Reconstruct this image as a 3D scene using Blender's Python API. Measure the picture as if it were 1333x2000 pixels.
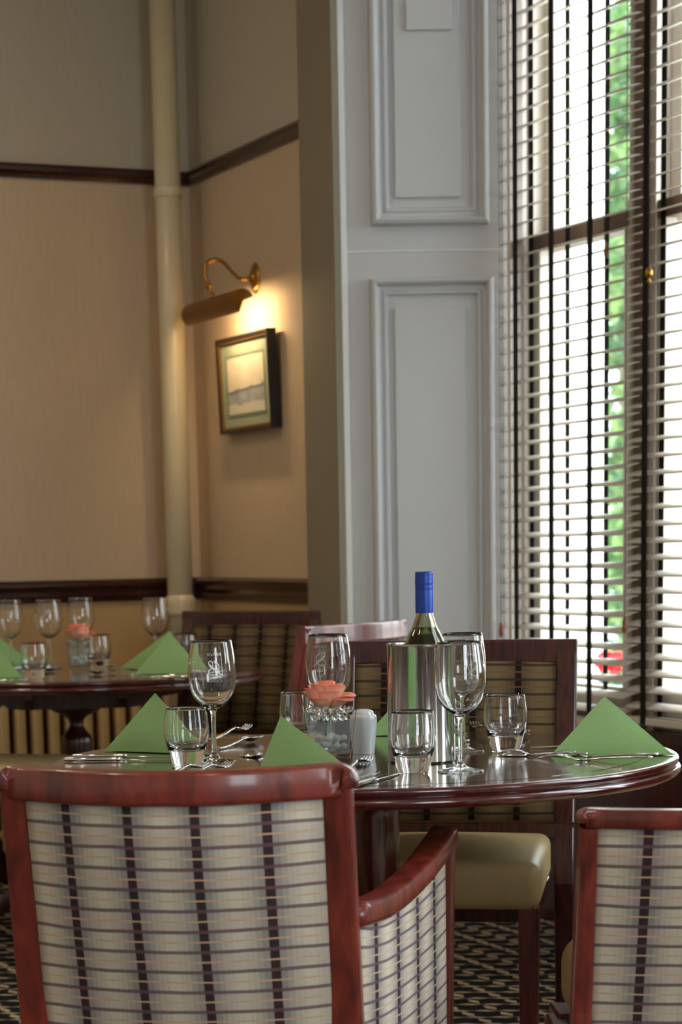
import bpy, bmesh, math, random
from math import sin, cos, pi, radians, sqrt, atan2
from mathutils import Vector, Matrix
random.seed(7)
for o in list(bpy.data.objects): bpy.data.objects.remove(o)
S = bpy.context.scene
COL = S.collection

# ---------------------------------------------------------------- camera
cam_d = bpy.data.cameras.new('camera'); cam = bpy.data.objects.new('camera', cam_d); COL.objects.link(cam); S.camera = cam
P, RO = radians(10.4), radians(1.06)
Fw = Vector((0, cos(P), -sin(P))); U0 = Vector((0, sin(P), cos(P))); R0 = Vector((1, 0, 0))
Rv = R0 * cos(RO) - U0 * sin(RO); Uv = U0 * cos(RO) + R0 * sin(RO)
M = Matrix((Rv, Uv, -Fw)).transposed().to_4x4(); M.translation = Vector((0, 0, 1.1025)); cam.matrix_world = M
cam_d.sensor_fit = 'VERTICAL'; cam_d.sensor_height = 36; cam_d.sensor_width = 24
cam_d.lens = 4328 * 36 / 2000; cam_d.shift_y = 0.432; cam_d.clip_start = 0.05
cam_d.dof.use_dof = True; cam_d.dof.focus_distance = 3.75; cam_d.dof.aperture_fstop = cam_d.lens / 1000 / 0.011

# ---------------------------------------------------------------- world, exposure
W = bpy.data.worlds.new('sky'); S.world = W; W.use_nodes = True
nt = W.node_tree; bg = nt.nodes['Background']
bg.inputs[0].default_value = (0.86, 0.94, 1.0, 1); bg.inputs[1].default_value = 5.0
S.view_settings.view_transform = 'Standard'; S.view_settings.look = 'None'
S.view_settings.exposure = 1.08; S.view_settings.gamma = 1; S.view_settings.use_curve_mapping = False
LAMP_W = 6.0          # added ceiling fill lights
PIC_W = .32            # picture light

# room frame: s runs along the window wall, n points outwards
CX, CY = -.463, 7.8
AS = radians(-66)
ES = Vector((cos(AS), sin(AS), 0)); EN = Vector((-sin(AS), cos(AS), 0))
def RW(s, n, z=0): return Vector((CX, CY, 0)) + ES * s + EN * n + Vector((0, 0, z))

def portal(s, z, w, h):
    d = bpy.data.lights.new('daylight_portal', 'AREA'); d.shape = 'RECTANGLE'; d.size = w; d.size_y = h
    d.cycles.is_portal = True
    o = bpy.data.objects.new('daylight_portal', d); COL.objects.link(o)
    o.matrix_world = Matrix.Translation(RW(s, .62, z)) @ Matrix((ES, Vector((0, 0, 1)), EN)).transposed().to_4x4()
OPEN = [(1.50, 2.90), (4.2, 5.5), (6.3, 7.6), (8.4, 9.7)]
for c_ in (-1.325,):  # portal for the opening added in wall_front
    d = bpy.data.lights.new('daylight_portal', 'AREA'); d.shape = 'RECTANGLE'; d.size = 1.4; d.size_y = 2.4; d.cycles.is_portal = True
    o = bpy.data.objects.new('daylight_portal', d); COL.objects.link(o)
    o.matrix_world = Matrix.Translation(RW(10.97, c_, 1.75)) @ Matrix((-EN, Vector((0, 0, 1)), ES)).transposed().to_4x4()
for a, b in OPEN: portal((a + b) / 2, 1.86, b - a, 2.5)

# ---------------------------------------------------------------- materials
def nm(name):
    m = bpy.data.materials.new(name); m.use_nodes = True
    t = m.node_tree; return m, t, t.nodes, t.links, t.nodes['Principled BSDF']
def srgb(r, g, b):
    f = lambda c: ((c / 255 + .055) / 1.055) ** 2.4 if c > 10 else c / 255 / 12.92
    return (f(r), f(g), f(b), 1)
def simple(name, col, rough=.5, metal=0, spec=.5, coat=0, noise=0, nscale=20, bump=0, bscale=200, **kw):
    m, t, N, L, b = nm(name)
    b.inputs['Base Color'].default_value = col; b.inputs['Roughness'].default_value = rough
    b.inputs['Metallic'].default_value = metal; b.inputs['Specular IOR Level'].default_value = spec
    b.inputs['Coat Weight'].default_value = coat; b.inputs['Coat Roughness'].default_value = .08
    for k, v in kw.items(): b.inputs[k.replace('_', ' ')].default_value = v
    tc = N.new('ShaderNodeTexCoord')
    if noise:
        n = N.new('ShaderNodeTexNoise'); n.inputs['Scale'].default_value = nscale; n.inputs['Detail'].default_value = 4
        L.new(tc.outputs['Object'], n.inputs['Vector'])
        mx = N.new('ShaderNodeMix'); mx.data_type = 'RGBA'
        mx.inputs[6].default_value = tuple(c * (1 - noise) for c in col[:3]) + (1,)
        mx.inputs[7].default_value = tuple(min(1, c * (1 + noise)) for c in col[:3]) + (1,)
        L.new(n.outputs[0], mx.inputs[0]); L.new(mx.outputs[2], b.inputs['Base Color'])
    if bump:
        n2 = N.new('ShaderNodeTexNoise'); n2.inputs['Scale'].default_value = bscale
        L.new(tc.outputs['Object'], n2.inputs['Vector'])
        bp = N.new('ShaderNodeBump'); bp.inputs['Strength'].default_value = bump; bp.inputs['Distance'].default_value = .001
        L.new(n2.outputs[0], bp.inputs['Height']); L.new(bp.outputs[0], b.inputs['Normal'])
    return m
def math_(N, L, op, a, b=None, c=None):
    n = N.new('ShaderNodeMath'); n.operation = op
    for i, v in enumerate((a, b, c)):
        if v is None: continue
        if isinstance(v, (int, float)): n.inputs[i].default_value = v
        else: L.new(v, n.inputs[i])
    return n.outputs[0]
def mixc(N, L, f, a, b):
    n = N.new('ShaderNodeMix'); n.data_type = 'RGBA'
    for i, v in ((0, f), (6, a), (7, b)):
        if isinstance(v, (int, float, tuple)): n.inputs[i].default_value = v
        else: L.new(v, n.inputs[i])
    return n.outputs[2]
def wood(name, c1, c2, rough=.3, coat=.5, stretch=(30, 30, 3), wave=False):
    m, t, N, L, b = nm(name)
    tc = N.new('ShaderNodeTexCoord'); mp = N.new('ShaderNodeMapping'); mp.inputs['Scale'].default_value = stretch
    L.new(tc.outputs['Object'], mp.inputs[0])
    n = N.new('ShaderNodeTexNoise'); n.inputs['Scale'].default_value = 2.5; n.inputs['Detail'].default_value = 8; n.inputs['Distortion'].default_value = .6
    L.new(mp.outputs[0], n.inputs['Vector'])
    r = N.new('ShaderNodeValToRGB'); r.color_ramp.elements[0].position = .35; r.color_ramp.elements[1].position = .66
    r.color_ramp.elements[0].color = c1; r.color_ramp.elements[1].color = c2
    L.new(n.outputs[0], r.inputs[0]); L.new(r.outputs[0], b.inputs['Base Color'])
    b.inputs['Roughness'].default_value = rough; b.inputs['Coat Weight'].default_value = coat; b.inputs['Coat Roughness'].default_value = .12
    bp = N.new('ShaderNodeBump'); bp.inputs['Strength'].default_value = .025; bp.inputs['Distance'].default_value = .001
    L.new(n.outputs[0], bp.inputs['Height']); L.new(bp.outputs[0], b.inputs['Normal'])
    return m
def glassm(name, col=(1, 1, 1, 1), ior=1.47, rough=0.0):
    m, t, N, L, b = nm(name); N.remove(b)
    g = N.new('ShaderNodeBsdfGlass'); g.inputs['Color'].default_value = col; g.inputs['IOR'].default_value = ior; g.inputs['Roughness'].default_value = rough
    L.new(g.outputs[0], N['Material Output'].inputs[0]); return m

def plaid(dark_=False):
    m, t, N, L, b = nm('woven_plaid_brown_shaded' if dark_ else 'woven_plaid')
    uv = N.new('ShaderNodeUVMap'); sx = N.new('ShaderNodeSeparateXYZ'); L.new(uv.outputs[0], sx.inputs[0])
    u, v = sx.outputs[0], sx.outputs[1]
    nz = N.new('ShaderNodeTexNoise'); nz.inputs['Scale'].default_value = 9; L.new(uv.outputs[0], nz.inputs['Vector'])
    wob = math_(N, L, 'MULTIPLY', math_(N, L, 'SUBTRACT', nz.outputs[0], .5), .006)
    v2 = math_(N, L, 'ADD', v, wob)
    fu = math_(N, L, 'FRACT', math_(N, L, 'DIVIDE', u, .088))
    d = math_(N, L, 'MULTIPLY', math_(N, L, 'ABSOLUTE', math_(N, L, 'SUBTRACT', fu, .5)), 2)      # 0 centre .. 1 at the dark stripe
    q = math_(N, L, 'DIVIDE', math_(N, L, 'FLOOR', math_(N, L, 'MULTIPLY', d, 6)), 6)
    r = N.new('ShaderNodeValToRGB'); r.color_ramp.interpolation = 'LINEAR'
    r.color_ramp.elements[0].color = srgb(212, 202, 184); r.color_ramp.elements[1].color = srgb(108, 106, 106)
    e = r.color_ramp.elements.new(.35); e.color = srgb(188, 181, 168); e = r.color_ramp.elements.new(.6); e.color = srgb(150, 147, 142)
    L.new(q, r.inputs[0])
    # check weave: alternate rows slightly pinker
    row = math_(N, L, 'FRACT', math_(N, L, 'DIVIDE', v2, .058))
    pink = math_(N, L, 'MULTIPLY', math_(N, L, 'GREATER_THAN', row, .5), .30)
    c = mixc(N, L, pink, r.outputs[0], srgb(190, 170, 165))
    # fine thread noise
    mp = N.new('ShaderNodeMapping'); mp.inputs['Scale'].default_value = (500, 120, 1); L.new(uv.outputs[0], mp.inputs[0])
    n3 = N.new('ShaderNodeTexNoise'); n3.inputs['Scale'].default_value = 1; L.new(mp.outputs[0], n3.inputs['Vector'])
    c = mixc(N, L, math_(N, L, 'MULTIPLY', math_(N, L, 'SUBTRACT', n3.outputs[0], .35), .5), c, srgb(150, 140, 125))
    dark = math_(N, L, 'GREATER_THAN', d, .865)
    c = mixc(N, L, dark, c, srgb(62, 44, 48))
    f1 = math_(N, L, 'FRACT', math_(N, L, 'DIVIDE', v2, .029))
    l1 = math_(N, L, 'LESS_THAN', f1, .17)
    c = mixc(N, L, math_(N, L, 'MULTIPLY', l1, .85), c, srgb(104, 80, 84))
    l2 = math_(N, L, 'LESS_THAN', math_(N, L, 'ABSOLUTE', math_(N, L, 'SUBTRACT', f1, .585)), .045)
    c = mixc(N, L, math_(N, L, 'MULTIPLY', l2, .9), c, srgb(202, 170, 138))
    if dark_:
        mm = N.new('ShaderNodeMix'); mm.data_type = 'RGBA'; mm.blend_type = 'MULTIPLY'; mm.inputs[0].default_value = 1; L.new(c, mm.inputs[6]); mm.inputs[7].default_value = (.30, .24, .15, 1); c = mm.outputs[2]  # shade and a browner tone multiplied into the same plaid
    L.new(c, b.inputs['Base Color']); b.inputs['Roughness'].default_value = .85; b.inputs['Specular IOR Level'].default_value = .2
    h = math_(N, L, 'ADD', math_(N, L, 'MULTIPLY', l1, -1), math_(N, L, 'MULTIPLY', l2, 1))
    bp = N.new('ShaderNodeBump'); bp.inputs['Strength'].default_value = .4; bp.inputs['Distance'].default_value = .001
    L.new(h, bp.inputs['Height']); L.new(bp.outputs[0], b.inputs['Normal'])
    return m

def carpet():
    m, t, N, L, b = nm('rope_carpet')
    tc = N.new('ShaderNodeTexCoord'); sx = N.new('ShaderNodeSeparateXYZ'); L.new(tc.outputs['Object'], sx.inputs[0])
    nz = N.new('ShaderNodeTexNoise'); nz.inputs['Scale'].default_value = 60; L.new(tc.outputs['Object'], nz.inputs['Vector'])
    wob = math_(N, L, 'MULTIPLY', math_(N, L, 'SUBTRACT', nz.outputs[0], .5), .012)
    u = sx.outputs[0]; v = math_(N, L, 'ADD', sx.outputs[1], wob)
    w = math_(N, L, 'FRACT', math_(N, L, 'SUBTRACT', math_(N, L, 'DIVIDE', u, .085), math_(N, L, 'DIVIDE', v, .162)))
    dw = math_(N, L, 'ABSOLUTE', math_(N, L, 'SUBTRACT', w, .5))             # 0 = strand, .5 = middle of dash
    strand_w = math_(N, L, 'ADD', .07, math_(N, L, 'MULTIPLY', math_(N, L, 'SINE', math_(N, L, 'MULTIPLY', v, 2 * pi / .054)), .05))
    strand = math_(N, L, 'LESS_THAN', dw, strand_w)
    fv = math_(N, L, 'ABSOLUTE', math_(N, L, 'SUBTRACT', math_(N, L, 'FRACT', math_(N, L, 'DIVIDE', v, .081)), .5))
    lens = math_(N, L, 'MULTIPLY', math_(N, L, 'SUBTRACT', dw, .13), .42)
    dash = math_(N, L, 'LESS_THAN', fv, lens)
    k = math_(N, L, 'MAXIMUM', strand, dash)
    c = mixc(N, L, k, (.011, .013, .016, 1), mixc(N, L, nz.outputs[0], srgb(150, 128, 100), srgb(214, 196, 168)))
    L.new(c, b.inputs['Base Color']); b.inputs['Roughness'].default_value = .95; b.inputs['Specular IOR Level'].default_value = .1
    return m

def wallpaper():
    m, t, N, L, b = nm('wallpaper')
    g = N.new('ShaderNodeNewGeometry'); sx = N.new('ShaderNodeSeparateXYZ'); L.new(g.outputs['Position'], sx.inputs[0])
    tc = N.new('ShaderNodeTexCoord'); mp = N.new('ShaderNodeMapping'); mp.inputs['Scale'].default_value = (60, 60, 9)
    L.new(tc.outputs['Object'], mp.inputs[0])
    n = N.new('ShaderNodeTexNoise'); n.inputs['Scale'].default_value = 1.4; n.inputs['Detail'].default_value = 5; L.new(mp.outputs[0], n.inputs['Vector'])
    mid = mixc(N, L, n.outputs[0], srgb(186, 164, 136), srgb(206, 184, 156))
    up = mixc(N, L, n.outputs[0], srgb(176, 166, 148), srgb(190, 180, 162))
    lo = mixc(N, L, n.outputs[0], srgb(186, 154, 108), srgb(198, 166, 120))
    c = mixc(N, L, math_(N, L, 'GREATER_THAN', sx.outputs[2], 2.33), mid, up)
    c = mixc(N, L, math_(N, L, 'LESS_THAN', sx.outputs[2], .97), c, lo)
    L.new(c, b.inputs['Base Color']); b.inputs['Roughness'].default_value = .8; b.inputs['Specular IOR Level'].default_value = .25
    return m

def rosem():
    m, t, N, L, b = nm('rose_petal')
    uv = N.new('ShaderNodeUVMap'); sx = N.new('ShaderNodeSeparateXYZ'); L.new(uv.outputs[0], sx.inputs[0])
    r = N.new('ShaderNodeValToRGB'); e = r.color_ramp.elements
    e[0].color = srgb(244, 214, 150); e[1].color = srgb(244, 122, 92)
    x = e.new(.3); x.color = srgb(250, 196, 168); x = e.new(.85); x.color = srgb(250, 176, 152)
    L.new(sx.outputs[1], r.inputs[0]); L.new(r.outputs[0], b.inputs['Base Color'])
    b.inputs['Roughness'].default_value = .55; b.inputs['Subsurface Weight'].default_value = .3; b.inputs['Subsurface Radius'].default_value = (.02, .008, .004)
    b.inputs['Subsurface Scale'].default_value = .2
    return m

def picture_print():
    m, t, N, L, b = nm('watercolour_print')
    uv = N.new('ShaderNodeUVMap'); sx = N.new('ShaderNodeSeparateXYZ'); L.new(uv.outputs[0], sx.inputs[0])
    n = N.new('ShaderNodeTexNoise'); n.inputs['Scale'].default_value = 5; n.inputs['Detail'].default_value = 8; L.new(uv.outputs[0], n.inputs['Vector'])
    sky = mixc(N, L, n.outputs[0], srgb(214, 204, 176), srgb(176, 166, 146))
    land = mixc(N, L, n.outputs[0], srgb(96, 106, 116), srgb(176, 178, 172))
    hv = math_(N, L, 'ADD', .36, math_(N, L, 'ADD', math_(N, L, 'MULTIPLY', n.outputs[0], .12), math_(N, L, 'MULTIPLY', sx.outputs[0], .07)))
    k = math_(N, L, 'LESS_THAN', sx.outputs[1], hv)
    c = mixc(N, L, k, sky, land)
    near = math_(N, L, 'LESS_THAN', math_(N, L, 'ABSOLUTE', math_(N, L, 'SUBTRACT', sx.outputs[1], math_(N, L, 'SUBTRACT', hv, .03))), .03)
    c = mixc(N, L, math_(N, L, 'MULTIPLY', near, .7), c, srgb(84, 84, 84))
    lo = math_(N, L, 'LESS_THAN', sx.outputs[1], math_(N, L, 'MULTIPLY', n.outputs[0], .35))
    c = mixc(N, L, lo, c, srgb(190, 186, 168))
    L.new(c, b.inputs['Base Color']); b.inputs['Roughness'].default_value = .6
    return m

def leafm(name, a, b_):
    m, t, N, L, b = nm(name)
    oi = N.new('ShaderNodeTexCoord'); n = N.new('ShaderNodeTexNoise'); n.inputs['Scale'].default_value = 3.5
    L.new(oi.outputs['Object'], n.inputs['Vector'])
    r = N.new('ShaderNodeValToRGB'); r.color_ramp.elements[0].position = .4; r.color_ramp.elements[1].position = .6
    r.color_ramp.elements[0].color = a; r.color_ramp.elements[1].color = b_
    L.new(n.outputs[0], r.inputs[0]); L.new(r.outputs[0], b.inputs['Base Color']); b.inputs['Roughness'].default_value = .5
    b.inputs['Transmission Weight'].default_value = 0
    tr = N.new('ShaderNodeBsdfTranslucent'); L.new(r.outputs[0], tr.inputs[0]); mx = N.new('ShaderNodeMixShader'); mx.inputs[0].default_value = .45
    L.new(b.outputs[0], mx.inputs[1]); L.new(tr.outputs[0], mx.inputs[2]); L.new(mx.outputs[0], N['Material Output'].inputs[0])
    return m

def panem():
    m, t, N, L, b = nm('window_glass'); N.remove(b)
    a = N.new('ShaderNodeBsdfTransparent'); a.inputs[0].default_value = (.96, .98, .97, 1)
    g = N.new('ShaderNodeBsdfGlossy'); g.inputs['Roughness'].default_value = .01
    mx = N.new('ShaderNodeMixShader'); mx.inputs[0].default_value = .06
    L.new(a.outputs[0], mx.inputs[1]); L.new(g.outputs[0], mx.inputs[2]); L.new(mx.outputs[0], N['Material Output'].inputs[0]); return m

def thinglass():
    m, t, N, L, b = nm('thin_vase_glass'); N.remove(b)
    a = N.new('ShaderNodeBsdfTransparent'); a.inputs[0].default_value = (.95, .97, .98, 1)
    g = N.new('ShaderNodeBsdfGlossy'); g.inputs['Roughness'].default_value = .02; lw = N.new('ShaderNodeLayerWeight'); lw.inputs[0].default_value = .12
    mx = N.new('ShaderNodeMixShader'); L.new(lw.outputs['Fresnel'], mx.inputs[0])
    L.new(a.outputs[0], mx.inputs[1]); L.new(g.outputs[0], mx.inputs[2]); L.new(mx.outputs[0], N['Material Output'].inputs[0]); return m

def gelm():
    m, t, N, L, b = nm('frosted_water_gel')
    b.inputs['Base Color'].default_value = (.97, .98, 1, 1); b.inputs['Roughness'].default_value = .35
    tr = N.new('ShaderNodeBsdfTransparent'); tr.inputs[0].default_value = (.93, .96, .97, 1)
    mx = N.new('ShaderNodeMixShader'); mx.inputs[0].default_value = .18
    L.new(tr.outputs[0], mx.inputs[1]); L.new(b.outputs[0], mx.inputs[2]); L.new(mx.outputs[0], N['Material Output'].inputs[0]); return m

def emis(name, col, s):
    m, t, N, L, b = nm(name); b.inputs['Emission Color'].default_value = col; b.inputs['Emission Strength'].default_value = s
    b.inputs['Base Color'].default_value = (0, 0, 0, 1); return m

MT = dict(
    red=wood('mahogany_red', srgb(84, 28, 22), srgb(134, 50, 38), .36, .5, (14, 14, 3)),
    dark=wood('mahogany_dark', srgb(40, 15, 14), srgb(84, 32, 28), .3, .5, (40, 40, 4)),  # on the dining chairs: the same wood unlit, shade put into the colour
    pinkred=wood('mahogany_mid', srgb(92, 30, 28), srgb(138, 52, 44), .3, .6, (20, 20, 4)),  # on the curved dining chair: window light put into a lighter wood
    edge=wood('mahogany_polished_edge', srgb(62, 13, 16), srgb(78, 17, 20), .16, 1.0, (12, 12, 3)),
    top=wood('mahogany_table_veneer', srgb(36, 20, 18), srgb(86, 56, 44), .13, 1.0, (3, 30, 30)),
    rail=wood('mahogany_rail', srgb(32, 9, 8), srgb(66, 22, 16), .3, .4, (3, 30, 30)),
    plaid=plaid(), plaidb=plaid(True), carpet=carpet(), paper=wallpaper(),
    seat=simple('beige_leatherette', srgb(206, 180, 130), .45, noise=.08, nscale=25, bump=.25, bscale=350),
    reveal=simple('grey_white_paint', srgb(196, 197, 200), .42, noise=.03, nscale=4),
    bead=simple('white_gloss_paint', srgb(232, 236, 240), .3),
    pier=simple('olive_beige_paint', srgb(134, 124, 106), .7, noise=.06, nscale=6),
    sash=simple('cream_window_paint', srgb(214, 202, 190), .35),
    backlitsash=simple('backlit_brown_paint', srgb(120, 94, 76), .5, noise=.08, nscale=12),  # backlit mullion and rails: their shade is put into a browner paint
    slat=simple('off_white_slat', srgb(226, 220, 210), .42, noise=.03, nscale=8),
    tape=simple('black_ladder_tape', srgb(14, 12, 12), .9),
    cord=simple('grey_cord', srgb(70, 66, 62), .8),
    acorn=wood('oak_acorn', srgb(110, 56, 28), srgb(180, 110, 60), .4, .3, (40, 40, 10)),
    pipe=simple('cream_pipe_paint', srgb(206, 192, 158), .35, noise=.05, nscale=6, coat=.2),
    radiator=simple('beige_radiator_paint', srgb(206, 178, 128), .4),
    gapshade=simple('brown_gap_shade', srgb(70, 40, 18), .7),
    ceiling=simple('ceiling_white', srgb(225, 220, 208), .8),
    plain=simple('cream_wall_paint', srgb(222, 214, 202), .8),
    brass=simple('aged_brass', srgb(176, 128, 58), .28, 1, noise=.15, nscale=60),
    brassshade=simple('satin_brass', srgb(150, 104, 40), .5, .8),
    glass=glassm('clear_glass'), bottleglass=glassm('olive_bottle_glass', (.84, .84, .76, 1), 1.5),
    bead_glass=glassm('bead_glass', (1, 1, 1, 1), 1.4), wine=glassm('pale_wine', (.90, .90, .80, 1), 1.34),
    etch=simple('frosted_etching', (.92, .94, .96, 1), .9, Alpha=1.0),
    steel=simple('brushed_steel', (.55, .54, .53, 1), .12, 1, noise=.03, nscale=90),
    cutlery=simple('polished_cutlery', (.72, .71, .7, 1), .09, 1),
    cap=simple('blue_foil', srgb(26, 66, 160), .38, .25, noise=.04, nscale=30),
    ceramic=simple('white_ceramic', srgb(236, 243, 252), .12, coat=.6),
    pebble=simple('white_pebble', srgb(232, 228, 218), .5),
    gel=gelm(), rose=rosem(), stem=simple('rose_stem', srgb(92, 128, 62), .5),
    napkin=simple('green_paper_napkin', srgb(148, 186, 124), .9, noise=.04, nscale=40, bump=.5, bscale=900),
    print_=picture_print(), mount=simple('sage_mount', srgb(140, 148, 124), .8),
    gilt=simple('gilt_frame', srgb(130, 92, 44), .4, .6), black=simple('black_frame', srgb(20, 16, 14), .4),
    pane=panem(), thin=thinglass(), tungsten=emis('lamp_bulb', (1, .72, .38, 1), 40),
    render_=simple('white_render', srgb(246, 246, 244), .9), slate=simple('slate_roof', srgb(90, 92, 98), .8),
    grass=simple('gravel', srgb(150, 150, 140), .9, noise=.3, nscale=6),
    leafa=leafm('leaf_green', srgb(58, 96, 52), srgb(122, 148, 84)), leafb=leafm('leaf_deep_green', srgb(46, 84, 66), srgb(96, 132, 104)),
    bark=simple('bark', srgb(90, 74, 58), .9), petal=simple('red_flower', srgb(226, 40, 60), .6),
    plate=simple('painted_plate', srgb(200, 200, 202), .4),
)

# ---------------------------------------------------------------- mesh helpers
def link(name, me, mat, parent=None, smooth=False):
    o = bpy.data.objects.new(name, me); COL.objects.link(o)
    if mat: me.materials.append(mat)
    if smooth:
        for p in me.polygons: p.use_smooth = True
    if parent: o.parent = parent
    return o
def fin(bm, name, mat, parent=None, smooth=False, recalc=True):
    if recalc: bmesh.ops.recalc_face_normals(bm, faces=bm.faces)
    me = bpy.data.meshes.new(name); bm.to_mesh(me); bm.free()
    return link(name, me, mat, parent, smooth)
def tag(o, label=None, cat=None, group=None, kind=None):
    if label: o['label'] = label
    if cat: o['category'] = cat
    if group: o['group'] = group
    if kind: o['kind'] = kind
    return o
def thing(name, label, cat, loc=(0, 0, 0), rz=0, group=None):
    o = bpy.data.objects.new(name, None); COL.objects.link(o); o.location = loc; o.rotation_euler = (0, 0, rz); o.empty_display_size = .05
    return tag(o, label, cat, group)
def dup(root, loc, rz=None, label=None, group=None):
    r = root.copy(); COL.objects.link(r); r.location = loc
    if rz is not None: r.rotation_euler = (0, 0, rz)
    if label: r['label'] = label
    if group: r['group'] = group
    for ch in list(root.children):
        c = ch.copy(); COL.objects.link(c); c.parent = r
        for g in list(ch.children):
            d = g.copy(); COL.objects.link(d); d.parent = c
    return r
def box(bm, x0, x1, y0, y1, z0, z1, bev=0):
    r = bmesh.ops.create_cube(bm, size=1)
    for v in r['verts']:
        v.co = Vector(((x0 + x1) / 2 + v.co.x * (x1 - x0), (y0 + y1) / 2 + v.co.y * (y1 - y0), (z0 + z1) / 2 + v.co.z * (z1 - z0)))
    if bev:
        es = list({e for v in r['verts'] for e in v.link_edges})
        bmesh.ops.bevel(bm, geom=es, offset=bev, segments=3, profile=.5, affect='EDGES')
def bevbox(bm, *a, bev=.003): box(bm, *a, bev=bev)
def lathe(prof, seg=64, bm=None, cx=0, cy=0, flute=None):
    bm = bm or bmesh.new(); rings = []
    for r, z in prof:
        if r < 1e-6: rings.append([bm.verts.new((cx, cy, z))])
        else:
            row = []
            for i in range(seg):
                a = 2 * pi * i / seg; rr = r * (flute(a, z) if flute else 1)
                row.append(bm.verts.new((cx + rr * cos(a), cy + rr * sin(a), z)))
            rings.append(row)
    for A, B in zip(rings, rings[1:]):
        if len(A) == 1 and len(B) == 1: continue
        for i in range(seg):
            j = (i + 1) % seg
            if len(A) == 1: bm.faces.new((A[0], B[j], B[i]))
            elif len(B) == 1: bm.faces.new((A[i], A[j], B[0]))
            else: bm.faces.new((A[i], A[j], B[j], B[i]))
    return bm
def smoothprof(pts, n=4):
    out = []
    for i in range(len(pts) - 1):
        p0 = pts[max(0, i - 1)]; p1 = pts[i]; p2 = pts[i + 1]; p3 = pts[min(len(pts) - 1, i + 2)]
        for k in range(n):
            t = k / n
            f = lambda a, b, c, d: .5 * (2 * b + (c - a) * t + (2 * a - 5 * b + 4 * c - d) * t * t + (3 * b - a - 3 * c + d) * t ** 3)
            out.append(tuple(f(p0[j], p1[j], p2[j], p3[j]) for j in range(len(p1))))
    out.append(tuple(pts[-1])); return out
def sweep(bm, path, sec, up=Vector((0, 0, 1)), scale=None, closed_sec=True, cap=True):
    """sec: list of (a,b): a sideways, b up"""
    path = [Vector(p) for p in path]; rows = []
    for i, p in enumerate(path):
        t = (path[min(i + 1, len(path) - 1)] - path[max(i - 1, 0)]).normalized()
        side = t.cross(up).normalized(); u2 = side.cross(t).normalized()
        sc = scale[i] if scale else 1
        sx, sy = (sc if isinstance(sc, tuple) else (sc, sc))
        rows.append([bm.verts.new(p + side * a * sx + u2 * b * sy) for a, b in sec])
    n = len(sec)
    for A, B in zip(rows, rows[1:]):
        for i in range(n if closed_sec else n - 1):
            j = (i + 1) % n; bm.faces.new((A[i], A[j], B[j], B[i]))
    if cap and closed_sec: bm.faces.new(rows[0][::-1]); bm.faces.new(rows[-1])
    return rows
def rsec(w, h, r=.006, k=3):
    out = []
    for cx, cy, a0 in ((w / 2 - r, h / 2 - r, 0), (-w / 2 + r, h / 2 - r, pi / 2), (-w / 2 + r, -h / 2 + r, pi), (w / 2 - r, -h / 2 + r, 1.5 * pi)):
        for i in range(k + 1):
            a = a0 + pi / 2 * i / k; out.append((cx + r * cos(a), cy + r * sin(a)))
    return out
def csec(r, n=10): return [(r * cos(2 * pi * i / n), r * sin(2 * pi * i / n)) for i in range(n)]
def grid(bm, nu, nv, f, uvf=None, uvl=None):
    V = [[bm.verts.new(f(i / nu, j / nv)) for j in range(nv + 1)] for i in range(nu + 1)]
    for i in range(nu):
        for j in range(nv):
            fc = bm.faces.new((V[i][j], V[i + 1][j], V[i + 1][j + 1], V[i][j + 1]))
            if uvl:
                for lp, (a, b) in zip(fc.loops, ((i, j), (i + 1, j), (i + 1, j + 1), (i, j + 1))): lp[uvl].uv = uvf(a / nu, b / nv)
    return V
def slab(name, f, nrm, th, uvf, mat, parent, nu=24, nv=8):
    """surface f(u,v) with real thickness th along -nrm(u,v)"""
    bm = bmesh.new(); uvl = bm.loops.layers.uv.new('UVMap')
    A = grid(bm, nu, nv, f, uvf, uvl); B = grid(bm, nu, nv, lambda u, v: f(u, v) - nrm(u, v) * th, uvf, uvl)
    def rim(P, Q):
        for i in range(len(P) - 1):
            bm.faces.new((P[i], P[i + 1], Q[i + 1], Q[i]))
    rim([A[i][0] for i in range(nu + 1)], [B[i][0] for i in range(nu + 1)]); rim([A[i][nv] for i in range(nu + 1)], [B[i][nv] for i in range(nu + 1)])
    rim(A[0], B[0]); rim(A[nu], B[nu])
    return fin(bm, name, mat, parent, True)
def roomobj(bm, name, mat, kind=None, parent=None, smooth=False):
    o = fin(bm, name, mat, parent, smooth)
    if not parent: o.location = (CX, CY, 0); o.rotation_euler = (0, 0, AS)
    if kind: o['kind'] = kind
    return o

# ================================================================ THE ROOM
bm = bmesh.new(); box(bm, -7, 8, -5, 12, -.1, 0); o = fin(bm, 'floor', MT['carpet']); tag(o, kind='structure')
# trim the carpet to the room footprint by building it in the room frame instead
bpy.data.objects.remove(o)
bm = bmesh.new(); box(bm, -.15, 10.8, -5.6, .6, -.12, 0); o = roomobj(bm, 'floor', MT['carpet'], 'structure')
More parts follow.
